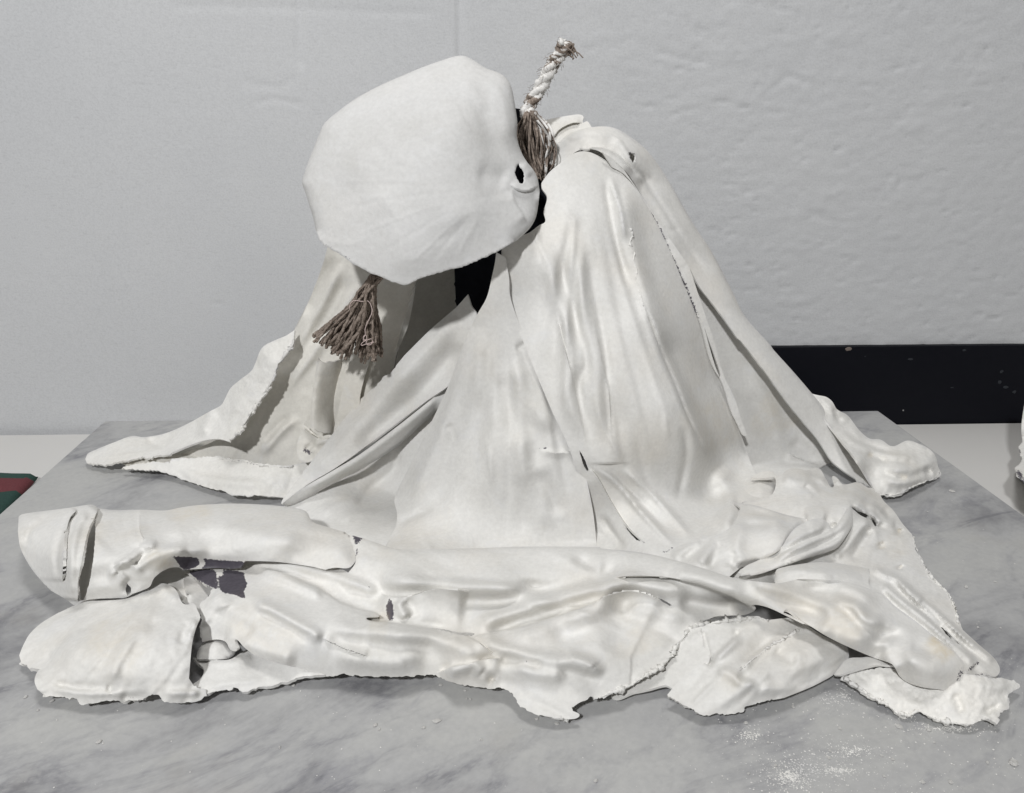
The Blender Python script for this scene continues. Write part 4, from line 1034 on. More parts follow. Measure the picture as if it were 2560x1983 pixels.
# ---- front: one long crumpled cloth, from the worn grey patch to the right tail
sheet('front_drape', [('s', C('N', (215, 282), (300, 262), (480, 235), (640, 215), (800, 170), (1100, 130), (1400, 150), (1560, 230), (1660, 270), (1705, 290)) + C('H', (420, 330), (470, 250), (440, 140), (440, 100), (490, 108))),
                      ('r', C('H', (520, 115), (600, 142), (710, 178), (900, 182), (1100, 178), (1300, 172), (1500, 165), (1982, 168)) + C('Q', (0, 440), (300, 468), (530, 508), (800, 580), (1000, 640), (1200, 705), (1330, 730))),
                      ('s', C('Q', (1420, 742), (1620, 758), (1850, 718), (2184, 752)) + C('J', (100, 462), (250, 458), (500, 480), (700, 548), (765, 575), (850, 660), (1000, 770), (1150, 890), (1300, 1000), (1375, 1085))),
                      ('t', C('J', (1385, 1110), (1372, 1180), (1345, 1260), (1320, 1310), (1300, 1337))),
                      ('s', C('J', (1200, 1305), (1060, 1287), (950, 1250), (890, 1205), (860, 1150), (828, 1108), (690, 1060), (480, 970), (320, 890), (160, 790), (0, 700)) + C('Q', (1860, 1122), (1720, 1068), (1580, 1000), (1480, 965), (1380, 960), (1400, 1000), (1405, 1012), (1320, 1046), (1200, 1052), (1060, 1060), (990, 1085), (930, 1102))),
                      ('t', C('I', (1110, 790), (1060, 805), (1000, 832), (950, 900), (900, 962), (850, 1050), (830, 1075), (780, 1130), (740, 1165), (700, 1180), (640, 1220), (560, 1270), (480, 1310), (400, 1340), (340, 1362), (262, 1385), (250, 1360), (200, 1385), (150, 1405), (90, 1440))),
                      ('s', C('I', (100, 1470), (152, 1498), (130, 1525), (90, 1533), (0, 1530))),
                      ('t', C('O', (1900, 1632), (1750, 1615), (1600, 1590), (1520, 1545), (1450, 1500), (1420, 1440), (1370, 1395), (1282, 1352), (1150, 1350), (1040, 1332), (950, 1330), (880, 1300), (800, 1285), (740, 1255), (690, 1238), (600, 1232), (480, 1240), (430, 1238), (230, 1245), (100, 1240), (0, 1242)) + C('N', (1640, 1225), (1560, 1240), (1480, 1238), (1400, 1225))),
                      ('s', C('N', (1300, 1172), (1200, 1150), (1000, 1098), (900, 1062), (830, 1028), (760, 972), (685, 902), (690, 960), (700, 1010), (640, 1000), (600, 930), (520, 905), (440, 915))),
                      ('t', C('N', (385, 930), (372, 860), (358, 790), (382, 705), (370, 650), (360, 610), (385, 565), (440, 520), (482, 440))), ('s', C('N', (400, 400), (330, 350)))],
      [(465, 1428, 0.030), (600, 1418, 0.036), (760, 1412, 0.038), (840, 1428, 0.036), (880, 1350, 0.0545), (895, 1400, 0.053), (940, 1470, 0.036), (1000, 1385, 0.058), (1010, 1440, 0.056), (1250, 1385, 0.060), (1250, 1440, 0.058), (1500, 1380, 0.060), (1500, 1425, 0.060), (1640, 1405, 0.058), (1640, 1445, 0.056), (1800, 1450, 0.060), (1810, 1490, 0.050), (1900, 1495, 0.060), (1935, 1530, 0.046), (2050, 1485, 0.055), (2060, 1590, 0.042), (2080, 1540, 0.062), (2150, 1600, 0.056), (2200, 1640, 0.030), (2200, 1500, 0.055), (2300, 1600, 0.042), (2260, 1690, 0.022), (2330, 1690, 0.038), (2390, 1670, 0.036), (2380, 1725, 0.014), (2280, 1650, 0.05),
       (760, 1455, 0.038), (850, 1500, 0.037), (985, 1510, 0.036), (1080, 1500, 0.042), (1250, 1490, 0.046), (1400, 1470, 0.048), (1550, 1470, 0.048), (1700, 1490, 0.044), (1800, 1525, 0.030), (1870, 1520, 0.036),
       (1100, 1560, 0.032), (1250, 1550, 0.032), (1400, 1520, 0.034), (1570, 1500, 0.036), (1700, 1540, 0.036), (1650, 1620, 0.028), (1580, 1715, 0.012), (1480, 1750, 0.010), (1430, 1795, 0.004), (1300, 1765, 0.005), (1250, 1722, 0.006), (1120, 1700, 0.006), (1400, 1630, 0.036), (1500, 1600, 0.040), (1420, 1720, 0.020), (1280, 1660, 0.030),
       (1080, 1690, 0.006), (900, 1690, 0.006), (790, 1688, 0.006), (700, 1660, 0.010), (630, 1635, 0.016), (590, 1610, 0.026), (505, 1600, 0.018), (500, 1540, 0.034), (530, 1480, 0.040), (600, 1540, 0.046), (720, 1560, 0.048), (700, 1620, 0.034), (850, 1620, 0.034), (1000, 1630, 0.032), (1160, 1640, 0.028), (830, 1560, 0.044), (1000, 1590, 0.040), (640, 1450, 0.040)],
      fig, M_CLOTH, rad=26, curl=1.0, grid=4.6, strokes=[
          # top roll: its lower crest, the shaded recess under it
          R(10, -4, C('O', (440, 325), (800, 350), (1200, 368), (1500, 400), (1750, 455)), 0.15), R(18, 8, C('O', (150, 400), (500, 392), (900, 400), (1300, 425), (1600, 455)), 0.15),
          S(55, 9, C('O', (1000, 470), (900, 458), (780, 448), (690, 446), (600, 464), (530, 490), (450, 512), (380, 522), (290, 520), (180, 480)), 0.12), R(12, -5, C('O', (120, 450), (300, 470), (500, 460), (700, 430), (900, 440)), 0.2),
          R(12, 5, C('O', (330, 540), (390, 640), (430, 740))), R(14, -5, C('O', (400, 540), (470, 640), (500, 740))), R(16, -5, C('O', (780, 620), (1000, 580), (1300, 560), (1600, 530)), 0.25),
          # valley between top roll and second roll, then the roll passing under
          R(16, -7, C('O', (1300, 440), (1700, 462), (2000, 405), (2184, 368)) + C('Q', (50, 705), (200, 698)), 0.2), S(50, 8, C('Q', (100, 715), (300, 694), (600, 706), (850, 752), (1000, 800), (1200, 880), (1330, 950), (1400, 990)), 0.15), R(12, -5, C('Q', (300, 710), (600, 725), (850, 775), (1000, 825), (1200, 905), (1350, 975)), 0.15),
          R(18, 9, C('O', (1000, 830), (1250, 710), (1500, 620), (1900, 490), (2184, 420)) + C('Q', (100, 775), (300, 750), (600, 800), (900, 850)), 0.12), R(16, -9, C('Q', (700, 920), (900, 950), (1100, 955), (1300, 940)), 0.2),
          S(80, 10, C('Q', (650, 962), (530, 896), (400, 848), (270, 828), (190, 838), (100, 860), (0, 898)) + C('O', (2184, 552), (1900, 660), (1600, 752), (1350, 814), (1100, 864), (1000, 882)), 0.10), R(14, -6, C('O', (1100, 845), (1400, 770), (1700, 690), (2000, 590), (2184, 520)) + C('Q', (100, 845)), 0.15),
          R(16, -6, C('O', (1900, 150), (2100, 250), (2184, 330)) + C('Q', (60, 640), (200, 690)), 0.25),
          # leg
          R(22, 8, C('Q', (600, 640), (900, 720), (1200, 830), (1500, 950), (1800, 1080), (2184, 1260)), 0.1), R(20, -5, C('Q', (1200, 760), (1450, 860), (1750, 960), (2100, 1090)), 0.15), R(14, 5, C('Q', (1350, 740), (1650, 830), (1950, 930), (2184, 1010)), 0.15),
          R(11, -5, C('J', (300, 590), (480, 690), (600, 800), (740, 860), (950, 880)), 0.15), R(14, 6, C('J', (330, 620), (450, 640), (540, 660), (640, 780), (800, 800)), 0.2), R(14, -4, C('J', (100, 500), (350, 510), (520, 590), (600, 680))), R(11, 4, C('J', (60, 480), (300, 480), (560, 560), (760, 680))),
          R(18, 6, C('J', (760, 900), (800, 1060), (880, 1190)), 0.2), R(16, -4, C('J', (700, 860), (740, 960), (780, 1060))), R(14, -4, C('J', (960, 980), (1090, 1010), (1200, 1060))),
          # front fold lying over the sheet
          S(60, 8, C('O', (1260, 1078), (1150, 985), (1000, 882), (900, 852), (650, 806), (450, 782), (280, 752), (60, 720)) + C('N', (2000, 690), (1800, 625), (1620, 556), (1450, 445), (1300, 376), (1100, 296), (860, 238)), 0.12),
          R(12, -5, C('O', (900, 835), (650, 790), (450, 765), (280, 735)) + C('N', (1960, 655), (1780, 590), (1620, 525), (1450, 420), (1300, 350), (1100, 275)), 0.15), R(12, 6, C('N', (800, 205), (1000, 195), (1250, 230), (1500, 290), (1800, 410), (2050, 510)), 0.12), R(14, -4, C('N', (1600, 500), (1750, 480), (1900, 500), (2060, 560))),
          R(12, 6, C('N', (830, 560), (1000, 640), (1200, 750), (1400, 860), (1500, 910)), 0.15), R(12, -5, C('N', (880, 640), (1050, 730), (1250, 820), (1430, 900)), 0.2),
          S(24, 3, C('N', (1480, 900), (1580, 945), (1700, 1000), (1800, 1030), (1900, 1065)), 0.12), R(16, -5, C('N', (1480, 880), (1700, 900), (1950, 925), (2184, 945)) + C('O', (600, 960), (800, 980)), 0.15),
          R(20, 6, C('N', (1500, 800), (1800, 840), (2184, 880)) + C('O', (600, 890), (850, 950), (1050, 1020), (1220, 1072)), 0.15), R(18, 4, C('N', (1560, 1040), (1800, 1090), (2184, 1120)) + C('O', (400, 1080), (620, 1100)), 0.2),
          R(16, -4, C('N', (440, 640), (600, 700), (800, 800), (900, 850)), 0.2), R(22, 6, C('N', (700, 880), (800, 970), (1000, 1060), (1250, 1140)), 0.2), R(24, -4, C('N', (420, 720), (520, 850), (640, 900))), R(10, 4, C('N', (900, 290), (1100, 340), (1300, 420), (1500, 510)), 0.15), R(20, 4, C('N', (480, 480), (560, 560), (600, 640))),
          # pointed tail flap over the fold
          S(45, 5, C('O', (1300, 1075), (1180, 1080), (1060, 1105), (1000, 1130), (850, 1152), (700, 1212)), 0.15), R(9, -4, C('O', (1250, 1060), (1060, 1090), (850, 1135), (720, 1190)), 0.2), R(14, 6, C('O', (1000, 880), (1200, 950), (1500, 1045), (1800, 1095), (2100, 1160)) + C('I', (100, 1080), (250, 1150), (350, 1215)), 0.15), R(12, -5, C('O', (1250, 1085), (1400, 1080), (1550, 1115), (1700, 1138)), 0.2),
          R(16, 5, C('O', (1400, 1100), (1500, 1170), (1700, 1220), (1900, 1230)), 0.25), R(14, -4, C('I', (-40, 1120), (120, 1150), (250, 1210), (330, 1250))), R(14, 4, C('I', (0, 1050), (180, 1110), (340, 1200))),
          R(26, 7, C('O', (1300, 880), (1600, 830), (1900, 720), (2184, 600)) + C('Q', (200, 870)), 0.2), R(30, -5, C('O', (1700, 920), (1950, 800), (2184, 730)) + C('Q', (200, 980), (330, 900)), 0.2), R(14, 3, C('Q', (200, 1020), (350, 1000), (600, 1050), (800, 1090))),
          R(30, -4, C('I', (380, 1040), (440, 900), (520, 760)), 0.3), R(14, 6, C('O', (760, 1200), (900, 1160), (1040, 1130), (1080, 1180), (1230, 1290)), 0.2), R(9, -6, C('O', (1090, 1190), (1160, 1240), (1230, 1290)), 0.2), R(9, 3, C('I', (1080, 830), (980, 880), (880, 1020), (760, 1140), (560, 1255)), 0.1)],
      wav=1.2, wavs=90, fine=0.35, crease=-0.8, aniso=(14, 2.5), auto=24, adir=(20, 16), amp=3.2, tear=2.4, thick=0.0028,
      holes=[C('O', (655, 801), (760, 812), (900, 842), (1040, 857), (930, 866), (800, 838)), C('Q', (532, 893), (580, 915), (655, 962), (600, 945), (555, 915))],
      worn=[('poly', C('N', (255, 290), (330, 275), (490, 272), (515, 330), (510, 400), (520, 440), (480, 435), (420, 408), (300, 330)), 4, 1.0), ('poly', C('N', (575, 268), (640, 272), (700, 280), (760, 300), (772, 350), (795, 400), (765, 470), (770, 530), (680, 500), (560, 470), (540, 400), (540, 340), (570, 320)), 4, 1.0), ('poly', C('N', (500, 335), (560, 330), (545, 450), (505, 440)), 4, 0.58),
            ('line', C('N', (1480, 900), (1580, 945), (1640, 960), (1720, 1000), (1800, 1025), (1880, 1055)), 2.5, 0.46), ('poly', C('O', (268, 540), (295, 575), (305, 640), (302, 715), (285, 732), (258, 725), (240, 650), (240, 600)), 5, 1.0),
            ('line', C('I', (1150, 785), (1100, 800), (1040, 820)), 6, 0.52), ('line', C('O', (1480, 1090), (1560, 1120), (1640, 1130)), 4, 0.36),
            ('poly', C('H', (430, 88), (515, 98), (500, 130), (485, 150), (460, 150), (455, 115)), 5, 0.75), ('line', C('H', (480, 165), (478, 200), (470, 240)), 5, 0.5), ('line', C('H', (530, 390), (545, 410), (560, 425)), 6, 0.42), ('line', C('J', (1370, 1110), (1360, 1190), (1330, 1270)), 9, 0.55)],
      stain=[('line', C('J', (1110, 890), (1200, 980), (1290, 1080)), 26, 0.75), ('line', C('J', (300, 700), (500, 820), (640, 900)), 60, 0.3), ('line', C('Q', (1300, 780), (1700, 900), (2100, 1050)), 40, 0.16), ('line', C('N', (560, 700), (800, 800), (1100, 950), (1300, 1050)), 50, 0.24), ('line', C('N', (1900, 720), (2100, 760)), 40, 0.25), ('line', C('I', (500, 850), (600, 950), (640, 1050)), 60, 0.22)])
sheet('front_lump', [('r', C('N', (330, 1060), (345, 1010), (385, 945), (440, 912), (520, 905), (600, 925), (655, 980), (690, 1020), (660, 1062), (620, 1082))), ('s', C('N', (500, 1085), (340, 1085)))],
      [(500, 1640, 0.012), (570, 1640, 0.012), (530, 1615, 0.018), (560, 1610, 0.016), (520, 1600, 0.014)], fig, M_CLOTH, rad=16, wav=0.6)
sheet('front_strip', [('s', C('N', (300, 1070), (620, 1090), (800, 1000), (900, 1050), (1100, 1110), (1300, 1150), (1420, 1200), (1500, 1225))), ('t', C('N', (1400, 1232), (1300, 1242), (1200, 1275), (1100, 1300), (980, 1330), (900, 1345), (760, 1388), (722, 1368), (700, 1340), (600, 1368), (450, 1392), (360, 1392), (300, 1340))), ('s', C('N', (300, 1310), (370, 1260), (400, 1180), (330, 1110)))],
      [(500, 1650, 0.006), (620, 1640, 0.008), (680, 1645, 0.012), (760, 1675, 0.010), (600, 1665, 0.012), (540, 1675, 0.012), (530, 1730, 0.004), (610, 1728, 0.004), (720, 1700, 0.004), (490, 1725, 0.008)],
      fig, M_CLOTH, strokes=[R(10, 6, C('N', (420, 1130), (600, 1115), (760, 1090), (840, 1050)), 0.1), R(10, 5, C('N', (380, 1350), (600, 1310), (800, 1290), (1000, 1260)))], wav=1.4, tear=2.4, thick=0.0032)
sheet('under_sleeve', [('s', C('G', (880, 560), (1050, 520), (1120, 560), (1200, 600), (1300, 650), (1260, 700), (1215, 780), (1190, 850), (1130, 760), (1040, 700), (900, 660), (860, 620)))],
      [(370, 1450, 0.022), (450, 1440, 0.024), (520, 1470, 0.026), (500, 1530, 0.022), (420, 1490, 0.030), (470, 1490, 0.034)], fig, M_CLOTH, strokes=[S(16, 9, C('G', (1105, 590), (1112, 650), (1130, 700)), 0.1), R(10, 8, C('G', (970, 600), (1060, 660), (1110, 730))), R(8, -8, C('G', (1080, 740), (1120, 720), (1130, 690)))], wav=1)
# ---- front left lump
sheet('front_sleeve_end', [('s', C('G', (440, 762), (520, 735), (600, 730), (760, 718), (860, 680), (930, 640), (990, 625), (1060, 660), (1100, 740), (1130, 755), (1170, 745), (1195, 790), (1212, 828))),
                           ('s', C('G', (1195, 870), (1175, 930), (1160, 1000), (1150, 1100), (1142, 1200))), ('t', C('G', (1165, 1235), (1200, 1250), (1250, 1290), (1210, 1330), (1150, 1348), (1000, 1343), (975, 1330), (960, 1300), (900, 1305), (860, 1330), (740, 1335), (600, 1345), (480, 1352), (465, 1325), (380, 1315), (280, 1312))),
                           ('s', C('G', (225, 1265), (208, 1215), (222, 1165), (240, 1145))), ('t', C('G', (190, 1135), (130, 1112))), ('s', C('G', (116, 1060), (140, 1000), (180, 930), (250, 865), (340, 810)))],
      [(190, 1515, 0.018), (300, 1500, 0.034), (400, 1465, 0.036), (470, 1510, 0.042), (500, 1545, 0.040), (485, 1620, 0.040), (475, 1700, 0.022), (515, 1735, 0.005), (440, 1757, 0.005), (300, 1750, 0.006), (200, 1755, 0.005), (110, 1740, 0.005), (90, 1700, 0.014), (100, 1670, 0.010), (55, 1655, 0.004), (55, 1630, 0.010), (110, 1560, 0.014), (180, 1620, 0.034), (300, 1620, 0.044), (400, 1640, 0.044), (250, 1700, 0.026), (380, 1710, 0.026), (330, 1560, 0.044)],
      fig, M_CLOTH, rad=14, strokes=[R(14, -7, C('G', (270, 1145), (300, 1060), (380, 960), (420, 850))), R(18, -6, C('G', (700, 1180), (780, 1050), (880, 900), (1000, 830)), 0.2), R(16, 7, C('G', (640, 1240), (720, 1120), (820, 960), (940, 870)), 0.2),
                                     R(12, -8, C('G', (1090, 1000), (1110, 940), (1170, 860)), 0.2), R(12, 8, C('G', (1130, 960), (1160, 900), (1195, 840))), R(9, 5, C('G', (260, 1250), (500, 1290), (700, 1290), (900, 1270))), R(9, -5, C('G', (300, 1225), (500, 1250), (650, 1240))),
                                     R(16, -8, C('G', (720, 1300), (800, 1320), (930, 1320))), R(7, -6, C('G', (655, 1290), (670, 1230))), R(10, 8, C('G', (990, 1290), (1100, 1290), (1220, 1290))), R(12, 6, C('G', (960, 640), (1040, 700), (1080, 750)))],
      wav=2.2, wavs=70, fine=0.7, lump=0.9, lumps=30, auto=20, adir=(-40, -60), amp=1.4, tear=2.8, thick=0.0035, worn=[('line', C('G', (730, 1310), (800, 1320), (860, 1315)), 6, 0.42)], stain=[('line', C('G', (500, 900), (700, 1000), (900, 1100)), 80, 0.25)])
# ---- front: big sleeve on the left
sheet('sleeve', [('r', C('G', (113, 222), (130, 208), (250, 190), (420, 168), (500, 155), (560, 150), (600, 172), (700, 182), (840, 180), (1000, 184), (1100, 165), (1200, 152), (1400, 143), (1600, 150), (1750, 165), (1850, 190)) + C('H', (200, 10), (300, 45), (400, 75))),
                 ('s', C('H', (455, 115), (482, 170), (478, 215), (468, 255), (440, 290), (405, 300), (340, 295), (280, 308))), ('s', C('H', (200, 290), (100, 275), (0, 262)) + C('G', (1600, 492), (1480, 490))),
                 ('s', C('N', (735, 255), (640, 264), (540, 256), (450, 258), (300, 268), (205, 272), (185, 252), (100, 252), (40, 275), (0, 300)) + C('G', (930, 595), (905, 645), (850, 672), (800, 690), (770, 708), (690, 715), (600, 718), (520, 728), (450, 758), (430, 745), (370, 705), (300, 665))),
                 ('s', C('G', (250, 610), (200, 550), (150, 470), (120, 400), (108, 310)))],
      [(50, 1295, 0.05), (50, 1340, 0.05), (70, 1400, 0.034), (120, 1470, 0.018), (185, 1510, 0.012), (150, 1290, 0.060), (150, 1380, 0.062), (230, 1270, 0.062), (240, 1350, 0.07), (230, 1450, 0.05), (240, 1495, 0.03), (330, 1285, 0.060), (330, 1340, 0.072), (330, 1420, 0.060), (330, 1485, 0.036), (380, 1450, 0.046), (440, 1285, 0.062), (450, 1340, 0.074), (460, 1410, 0.050), (600, 1275, 0.060), (600, 1340, 0.074), (600, 1400, 0.052), (570, 1420, 0.042), (720, 1280, 0.058), (720, 1350, 0.072), (730, 1405, 0.050), (840, 1335, 0.054), (850, 1380, 0.058), (840, 1415, 0.049), (888, 1390, 0.050), (470, 1420, 0.042)],
      fig, M_CLOTH, rad=30, strokes=[
          S(34, 12, C('G', (470, 735), (478, 640), (500, 480), (540, 330), (580, 210), (600, 175)), 0.04), S(26, 10, C('G', (380, 620), (385, 480), (400, 330), (425, 230), (470, 180)), 0.06),
          R(10, 8, C('G', (440, 700), (430, 560), (440, 400), (480, 260), (540, 180)), 0.1), R(7, -6, C('G', (350, 600), (345, 450), (380, 290), (430, 190)), 0.15),
          S(30, 8, C('G', (840, 185), (845, 300), (868, 370), (780, 450), (680, 530)), 0.06), R(8, 7, C('G', (690, 520), (800, 480), (870, 420), (960, 380)), 0.15), R(12, -8, C('G', (800, 520), (850, 460), (870, 390)), 0.2),
          R(10, 7, C('G', (790, 560), (900, 480), (1000, 430), (1150, 420)), 0.15), R(12, -7, C('G', (700, 540), (760, 600), (790, 680)), 0.15), R(10, 7, C('G', (640, 560), (720, 570), (770, 620))),
          R(18, -7, C('G', (900, 400), (1050, 370), (1300, 350), (1600, 355)), 0.2), R(14, 6, C('G', (880, 560), (960, 500), (1100, 440), (1300, 420))), R(7, -4, C('G', (190, 300), (230, 270), (290, 210))), R(7, -5, C('G', (150, 400), (170, 320), (200, 250))),
          R(26, -5, C('G', (620, 420), (720, 330), (820, 300)))],
      wav=1.6, wavs=80, fine=0.5, auto=22, adir=(-12, 6), amp=1.9, tear=2.0, thick=0.0026,
      holes=[C('G', (402, 300), (406, 350), (398, 480), (392, 560), (384, 610), (381, 560), (384, 450), (392, 340)),
             C('G', (570, 225), (576, 300), (572, 400), (556, 530), (535, 640), (500, 730), (480, 715), (468, 650), (480, 560), (505, 430), (530, 320)), C('G', (768, 625), (788, 650), (790, 685), (770, 698), (760, 665))],
      worn=[('poly', C('N', (118, 148), (250, 155), (345, 168), (355, 225), (300, 255), (215, 272), (170, 220)), 4, 1.0), ('poly', C('N', (385, 165), (500, 180), (640, 190), (770, 205), (768, 240), (720, 275), (640, 268), (450, 262), (370, 262), (410, 215)), 4, 1.0), ('line', C('H', (440, 95), (480, 125)), 9, 0.6),
            ('line', C('G', (150, 300), (160, 312)), 8, 0.42)],
      stain=[('line', C('G', (900, 420), (960, 480), (1060, 500)), 26, 0.4), ('line', C('G', (600, 200), (560, 330), (540, 480)), 22, 0.3), ('line', C('G', (990, 190), (1150, 190), (1300, 180)), 30, 0.3)])
sheet('sleeve_inside', [('s', C('G', (360, 260), (600, 200), (620, 450), (560, 760), (460, 750), (350, 650)))],
      [(160, 1320, 0.035), (240, 1300, 0.04), (240, 1400, 0.03), (160, 1450, 0.012), (220, 1500, 0.008)], fig, M_BARE, wav=1)

# ---- hood
sheet('hood', [('r', C('A', (1570, 1010), (1556, 932), (1530, 880), (1490, 830), (1455, 765), (1432, 680), (1435, 600), (1425, 520), (1412, 440), (1398, 380), (1370, 330), (1320, 295), (1250, 270), (1170, 220), (1115, 194), (1060, 195), (1000, 213), (900, 247), (800, 287), (620, 365), (460, 450), (350, 530), (270, 600), (236, 670), (200, 760), (165, 850), (145, 910), (133, 960), (150, 1010), (175, 1090), (200, 1170), (215, 1240))),
               ('t', C('A', (240, 1312), (300, 1355), (400, 1420), (500, 1480), (620, 1535), (700, 1565), (765, 1577), (850, 1540), (1000, 1495), (1150, 1450), (1300, 1385))), ('r', C('A', (1430, 1310), (1510, 1235), (1546, 1170), (1562, 1090)))],
      [(1155, 150, 0.895), (1000, 210, 0.878), (830, 320, 0.862), (765, 460, 0.845), (800, 600, 0.818), (900, 670, 0.797), (1016, 708, 0.788), (1150, 660, 0.798), (1300, 600, 0.822), (1340, 500, 0.85), (1280, 380, 0.855), (1270, 220, 0.883), (1050, 420, 0.812), (1000, 560, 0.793), (1150, 300, 0.838), (900, 420, 0.822), (1180, 500, 0.812), (1050, 640, 0.786)],
      fig, M_HOOD, rad=34, curl=0.8, pillow=0.07, grid=5.0, tear=1.6, strokes=[
          R(34, 5, C('A', (1240, 300), (1330, 440), (1380, 620), (1400, 800)), 0.3), R(30, -5, C('A', (1150, 340), (1220, 520), (1280, 680), (1350, 860)), 0.3), R(16, 3, C('A', (1100, 300), (1180, 420), (1240, 560)), 0.3),
          S(18, 6, C('A', (1385, 965), (1430, 1000), (1480, 1012), (1530, 998), (1562, 970)), 0.25), R(10, 5, C('A', (1462, 838), (1492, 880), (1530, 925)), 0.25), S(34, 6, C('A', (1500, 1200), (1460, 1140), (1420, 1070), (1400, 1000)), 0.25),
          R(30, -5, C('A', (1180, 900), (1300, 920), (1390, 950)), 0.3), R(50, 4, C('A', (930, 1230), (1150, 1140), (1330, 1100)), 0.4), R(20, -1.5, C('A', (880, 1340), (1060, 1250), (1180, 1170)), 0.4),
          R(9, -0.7, C('A', (480, 590), (620, 760), (800, 930))), R(9, -0.6, C('A', (600, 500), (720, 680), (860, 860))), R(9, -0.6, C('A', (800, 370), (860, 520), (900, 640), (960, 800))), R(8, -0.5, C('A', (900, 330), (960, 500), (990, 680))),
          R(9, -0.6, C('A', (560, 1060), (680, 1180), (760, 1300), (770, 1500))), R(9, 0.6, C('A', (520, 600), (680, 780), (840, 930))), R(8, -0.6, C('A', (1000, 260), (1080, 430), (1120, 600))),
          *fan(C('A', (1330, 960))[0], C('A', (300, 620), (420, 480), (560, 410), (700, 340), (830, 290), (940, 250), (1040, 230), (200, 800), (180, 960), (230, 1150), (330, 1330), (520, 1450), (700, 1540), (860, 1500), (1040, 1460)), 5, 0.60, 0.01, 0.25, 12),
          R(34, 4, C('A', (560, 960), (700, 1180), (770, 1560)), 0.2), R(8, 0.8, C('A', (230, 1300), (420, 1330), (560, 1270))), R(40, -1.5, C('A', (300, 960), (420, 1000), (520, 1020)), 0.2)],
      wav=1.2, wavs=160, fine=0.25, crease=-0.5, holes=[C('A', (1442, 843), (1424, 880), (1420, 905), (1436, 940), (1462, 968), (1474, 920), (1470, 890), (1450, 868))],
      worn=[('line', C('A', (235, 1300), (300, 1350), (380, 1395), (470, 1450)), 4, 0.42), ('line', C('A', (1130, 480), (1180, 530), (1210, 560)), 12, 0.22)])

# ---- torn plaster scar down the robe
def surf_y(name, x, y, k=0):
    P, D = SURF[name][k]
    return float(D[np.argmin((P[:, 0] - x) ** 2 + (P[:, 1] - y) ** 2)])
scar = resample(catmull(C('B', (912, 800), (916, 850), (905, 890), (922, 920), (938, 945), (925, 985), (935, 1020), (945, 1070), (942, 1110), (956, 1150), (965, 1200), (990, 1270)), 3), 3.0)
sp3 = np.array([at_y(x + 2.2 * vnoise(np.array([i / 3.0]), np.array([0.3]))[0], y, surf_y('robe_panel', x, y) + 0.0004) for i, (x, y) in enumerate(scar)])
sr = np.array([0.0006 + 0.0015 * abs(vnoise(np.array([i / 2.3]), np.array([7.7]))[0]) * (1 - i / len(scar)) for i in range(len(scar))])
v, f = tube(sp3, sr, 7, 0.25)
mesh_obj('plaster_scar', v, f, M_ROUGH, fig)

# ---- crumbly plaster crust along torn hems and seams
def crust(name, pts, r_px, k=0, gap=0.25):
    line = resample(catmull(pts, 3), 3.2)
    n_ = len(line)
    i_ = np.arange(n_)
    hs_ = len(pts) * 3.1 + pts[0][0] * 0.01
    wob_ = vnoise(i_ / 4.0 + hs_, i_ * 0 + 2.2)
    p3 = np.array([at_y(x + 1.6 * wob_[i], y + 1.6 * vnoise(np.array([i / 3.0]), np.array([hs_]))[0], surf_y(name, x, y, k) - 0.0003) for i, (x, y) in enumerate(line)])
    amt = np.clip(0.55 + 0.8 * vnoise(i_ / 9.0 + hs_, i_ * 0 + 5.0), 0, 1.2)
    rr_ = r_px * PXM * 0.52 * (0.25 + 0.9 * np.abs(vnoise(i_ / 1.7 + hs_, i_ * 0 + 8.0)) + 0.3) * amt + 0.0001
    v, f = tube(p3, rr_, 6, 0.30)
    mesh_obj('plaster_crust', v, f, M_ROUGH, fig)
crust('front_drape', C('I', (1150, 800), (1060, 812), (1000, 840), (950, 905), (898, 970), (848, 1058), (780, 1128), (700, 1175), (620, 1225), (540, 1272), (400, 1332), (300, 1365)), 8.5)
crust('front_foot', C('I', (1150, 800), (1230, 785), (1300, 775), (1400, 762), (1520, 756), (1600, 775)), 8.0)
crust('front_foot', C('I', (1380, 1150), (1500, 1060), (1620, 970), (1720, 915), (1830, 850)), 5.0)
crust('torn_flap', C('C', (955, 1212), (1000, 1165), (1040, 1112), (1065, 1072), (1090, 1032), (1130, 978), (1150, 942), (1190, 882), (1218, 832), (1238, 772), (1288, 692), (1330, 640), (1345, 600)), 7.0)
crust('left_hem', C('C', (880, 1318), (960, 1328), (1030, 1340), (1150, 1362), (1260, 1372), (1330, 1372)), 6.0)
crust('gathered_hem', C('J', (1000, 130), (1010, 200), (1075, 335), (1125, 430), (1260, 565), (1318, 690), (1338, 790)), 5.0)
crust('plaster_hem', C('F', (1430, 865), (1395, 898), (1340, 920), (1285, 938), (1220, 972), (1140, 1008), (1040, 1012)), 5.5)
crust('tail_hem', C('J', (470, 1222), (600, 1305), (700, 1368), (800, 1428), (890, 1482), (960, 1500), (1030, 1472), (1120, 1515), (1250, 1550), (1350, 1568), (1440, 1570)), 6.0)

# ---- added near-black sheet: shade of the neck gap put into colour
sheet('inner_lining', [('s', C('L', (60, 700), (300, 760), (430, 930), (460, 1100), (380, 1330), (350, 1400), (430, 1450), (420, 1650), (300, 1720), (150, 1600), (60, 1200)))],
      [(1290, 280, 0.955), (1370, 360, 0.962), (1350, 500, 0.935), (1300, 520, 0.93)], fig, M_CAVITY_SHADE, wav=0, grid=9)

